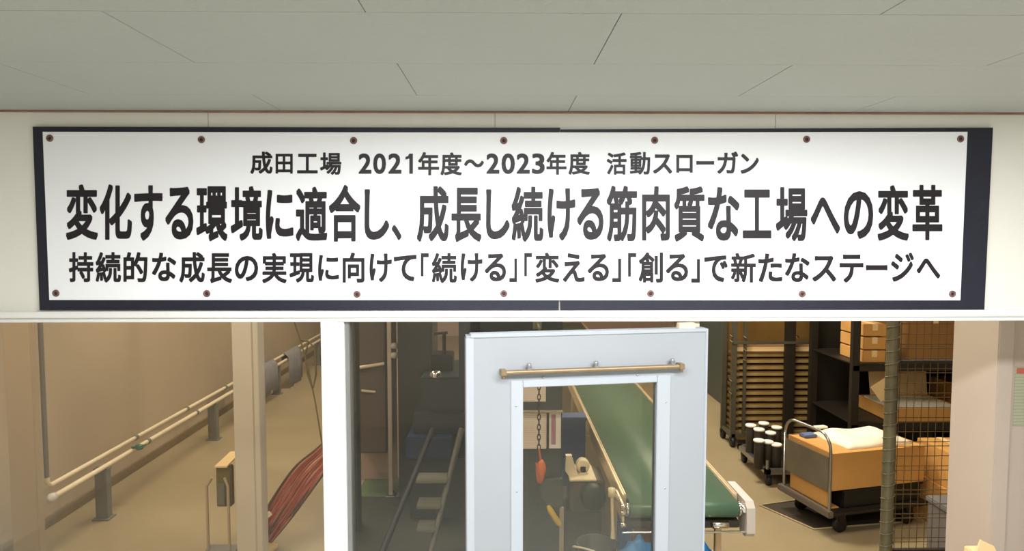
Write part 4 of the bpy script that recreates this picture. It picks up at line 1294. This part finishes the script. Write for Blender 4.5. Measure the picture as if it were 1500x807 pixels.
# open carton with flap on the middle shelf
zm = zs[1]
ox0, ox1 = W(1303, 580, SY + .05).x, W(1412, 580, SY + .05).x
oc = thing('open_carton', 'open brown carton with raised pale flaps on the middle shelf behind the post', 'carton', ((ox0 + ox1) / 2, SY + .3, zm))
zt2 = W(1360, 598, SY + .05).z
q = MB(); q.box(ox0, ox1, SY + 0.05, SY + 0.056, zm, zt2); q.box(ox0, ox0 + 0.006, SY + .05, SY + .6, zm, zt2); q.box(ox1 - 0.006, ox1, SY + .05, SY + .6, zm, zt2); q.box(ox0, ox1, SY + 0.594, SY + .6, zm, zt2); q.box(ox0, ox1, SY + .05, SY + .6, zm, zm + 0.006)
q.build('walls', M['carton'], oc)
q = MB(); q.box(ox0 + 0.05, ox1 - 0.008, SY + 0.058, SY + 0.592, zm + 0.01, zt2 - 0.008); q.build('contents', M['cream_paper'], oc)
q = MB(); q.prism([(ox0 + 0.12, SY + 0.6, zt2), (ox1, SY + 0.6, zt2), (ox1 + 0.01, SY + 0.66, zt2 + 0.30), (ox0 + 0.12, SY + 0.66, zt2 + 0.30)], (0, 0.005, 0)); q.build('flap', M['cartonp'], oc)
fa = [W(1275, 567, SY + .03), W(1297, 553, SY + .03), W(1304, 583, SY + .03), W(1290, 588, SY + .03)]
q = MB(); q.prism(fa, (0, 0.006, 0)); q.prism([fa[2], fa[1] + Vector((0.06, 0, -0.05)), Vector((ox0 + 0.05, SY + .05, zt2)), Vector((ox0, SY + .05, zt2))], (0, 0.006, 0)); q.build('flap', M['cartonp'], oc)
carton(W(1420, 580, SY + .1).x, W(1500, 580, SY + .1).x, SY + 0.1, SY + 0.7, zm + 0.002, zm + 0.30, M['cartond'], 'dark brown carton on the middle shelf, right of the open carton')
# black bags on the lower level
for i, (px, rx, lab) in enumerate(((1345, 0.15, 'shiny black bag on the lowest rack shelf, left one'), (1395, 0.14, 'shiny black bag on the lowest rack shelf, right one'))):
    e = W(px, 660, SY + .3)
    blob('plastic_bag', (e.x, SY + 0.42, 0.14 + 0.21), (rx, 0.26, 0.2), M['blackbag'], lab, 'bag', 'black bags on the rack', 11 + i)
# pale stack standing right, low
lx0, lx1 = W(1394, 700, 2.6).x, W(1470, 700, 2.6).x
zlo = W(1420, 668, 2.6).z
c_ = carton(lx0, lx1, 2.6, 3.1, 0, zlo * .55, M['carton'], 'lower of two cartons stacked on the floor behind the steel cane handle', True, 'cartons stacked on the floor')
c_ = carton(lx0 + 0.02, lx1 - 0.01, 2.62, 3.08, zlo * .55 + 0.001, zlo, M['carton'], 'upper of two cartons stacked on the floor behind the steel cane handle', True, 'cartons stacked on the floor')
# hand trolley with chrome handle and grey bin
YH = 1.35
ht = thing('trolley_handle', 'bent chrome trolley handle standing left of the cream pillar', 'handle', tuple(G(1410, 830)))
q = MB()
q.tube([W(1424, 700, YH + .06), W(1416, 701, YH + .03), W(1408, 707, YH), W(1405.5, 715, YH), W(1406, 735, YH), W(1408.5, 752, YH), W(1408, 775, YH), W(1405, 800, YH), (W(1402, 820, YH).x, YH, 0.0)], 0.011, 10); q.build('tube', M['chrome'], ht)
e = W(1422, 700, YH + .06)
q = MB(); q.tube([W(1414, 701.5, YH + .025), W(1427, 700, YH + .08)], 0.016, 10); q.build('grip', M['chrome'], ht)
q = MB(); q.box(W(1402, 820, YH).x - 0.06, W(1402, 820, YH).x + 0.06, YH - 0.06, YH + 0.06, 0, 0.012); q.build('foot', M['black'], ht)
gb0, gb1 = W(1415, 780, 1.7).x, W(1475, 780, 1.7).x
gbz = W(1430, 761, 1.7).z
gb = thing('grey_bin', 'blue-grey bin behind the chrome handle and wire mesh', 'bin', ((gb0 + gb1) / 2, 1.85, 0))
q = MB(); q.box(gb0, gb1, 1.7, 2.1, 0, gbz - 0.03, 0.012); q.build('body', M['greybin'], gb)
q = MB(); q.box(gb0 - 0.012, gb1 + 0.012, 1.688, 2.112, gbz - 0.035, gbz, 0.008); q.build('rim', M['greybin'], gb)
# cream pillar with notice
YQ = 0.42
px0 = W(1457, 640, YQ).x
pl = MB(); pl.box(px0, px0 + 0.07, YQ, YQ + 0.3, 0, 2.6, 0.004); pl.box(px0 + 0.068, px0 + 0.75, YQ + 0.02, YQ + 0.3, 0, 2.6, 0.003)
struct('trim_10', pl, M['pillar'])
yn = YQ + 0.02
nt_ = thing('notice_sheet', 'grey-green notice sheet with a red heading on the cream pillar', 'notice', tuple(W(1495, 620, yn)))
a_, b_ = W(1487, 537, yn), W(1525, 624, yn)
q = MB(); q.box(a_.x, b_.x, yn - 0.002, yn - 0.0003, b_.z, a_.z); q.build('sheet', M['notice'], nt_)
b2_ = W(1520, 547, yn); a2_ = W(1489, 539, yn)
q = MB(); q.box(a2_.x, b2_.x, yn - 0.003, yn - 0.002, b2_.z, a2_.z); q.build('heading', M['redink'], nt_)
# cardboard flap at the foot of the pillar
e = W(1445, 800, 0.40)
cf = thing('leaning_carton', 'pale opened carton leaning at the foot of the cream pillar', 'carton', (e.x, 0.33, 0))
q = MB(); q.prism([W(1429, 812, .33), W(1437, 791, .33), W(1456, 800, .33), W(1464, 815, .33)], (0, 0.008, 0)); q.build('flap', M['cartonp'], cf)
e1, e2 = W(1430, 812, .33), W(1463, 812, .33)
q = MB(); q.box(e1.x, e2.x, 0.325, 0.41, 0, e1.z + 0.002, 0.004); q.build('box', M['cartonp'], cf)
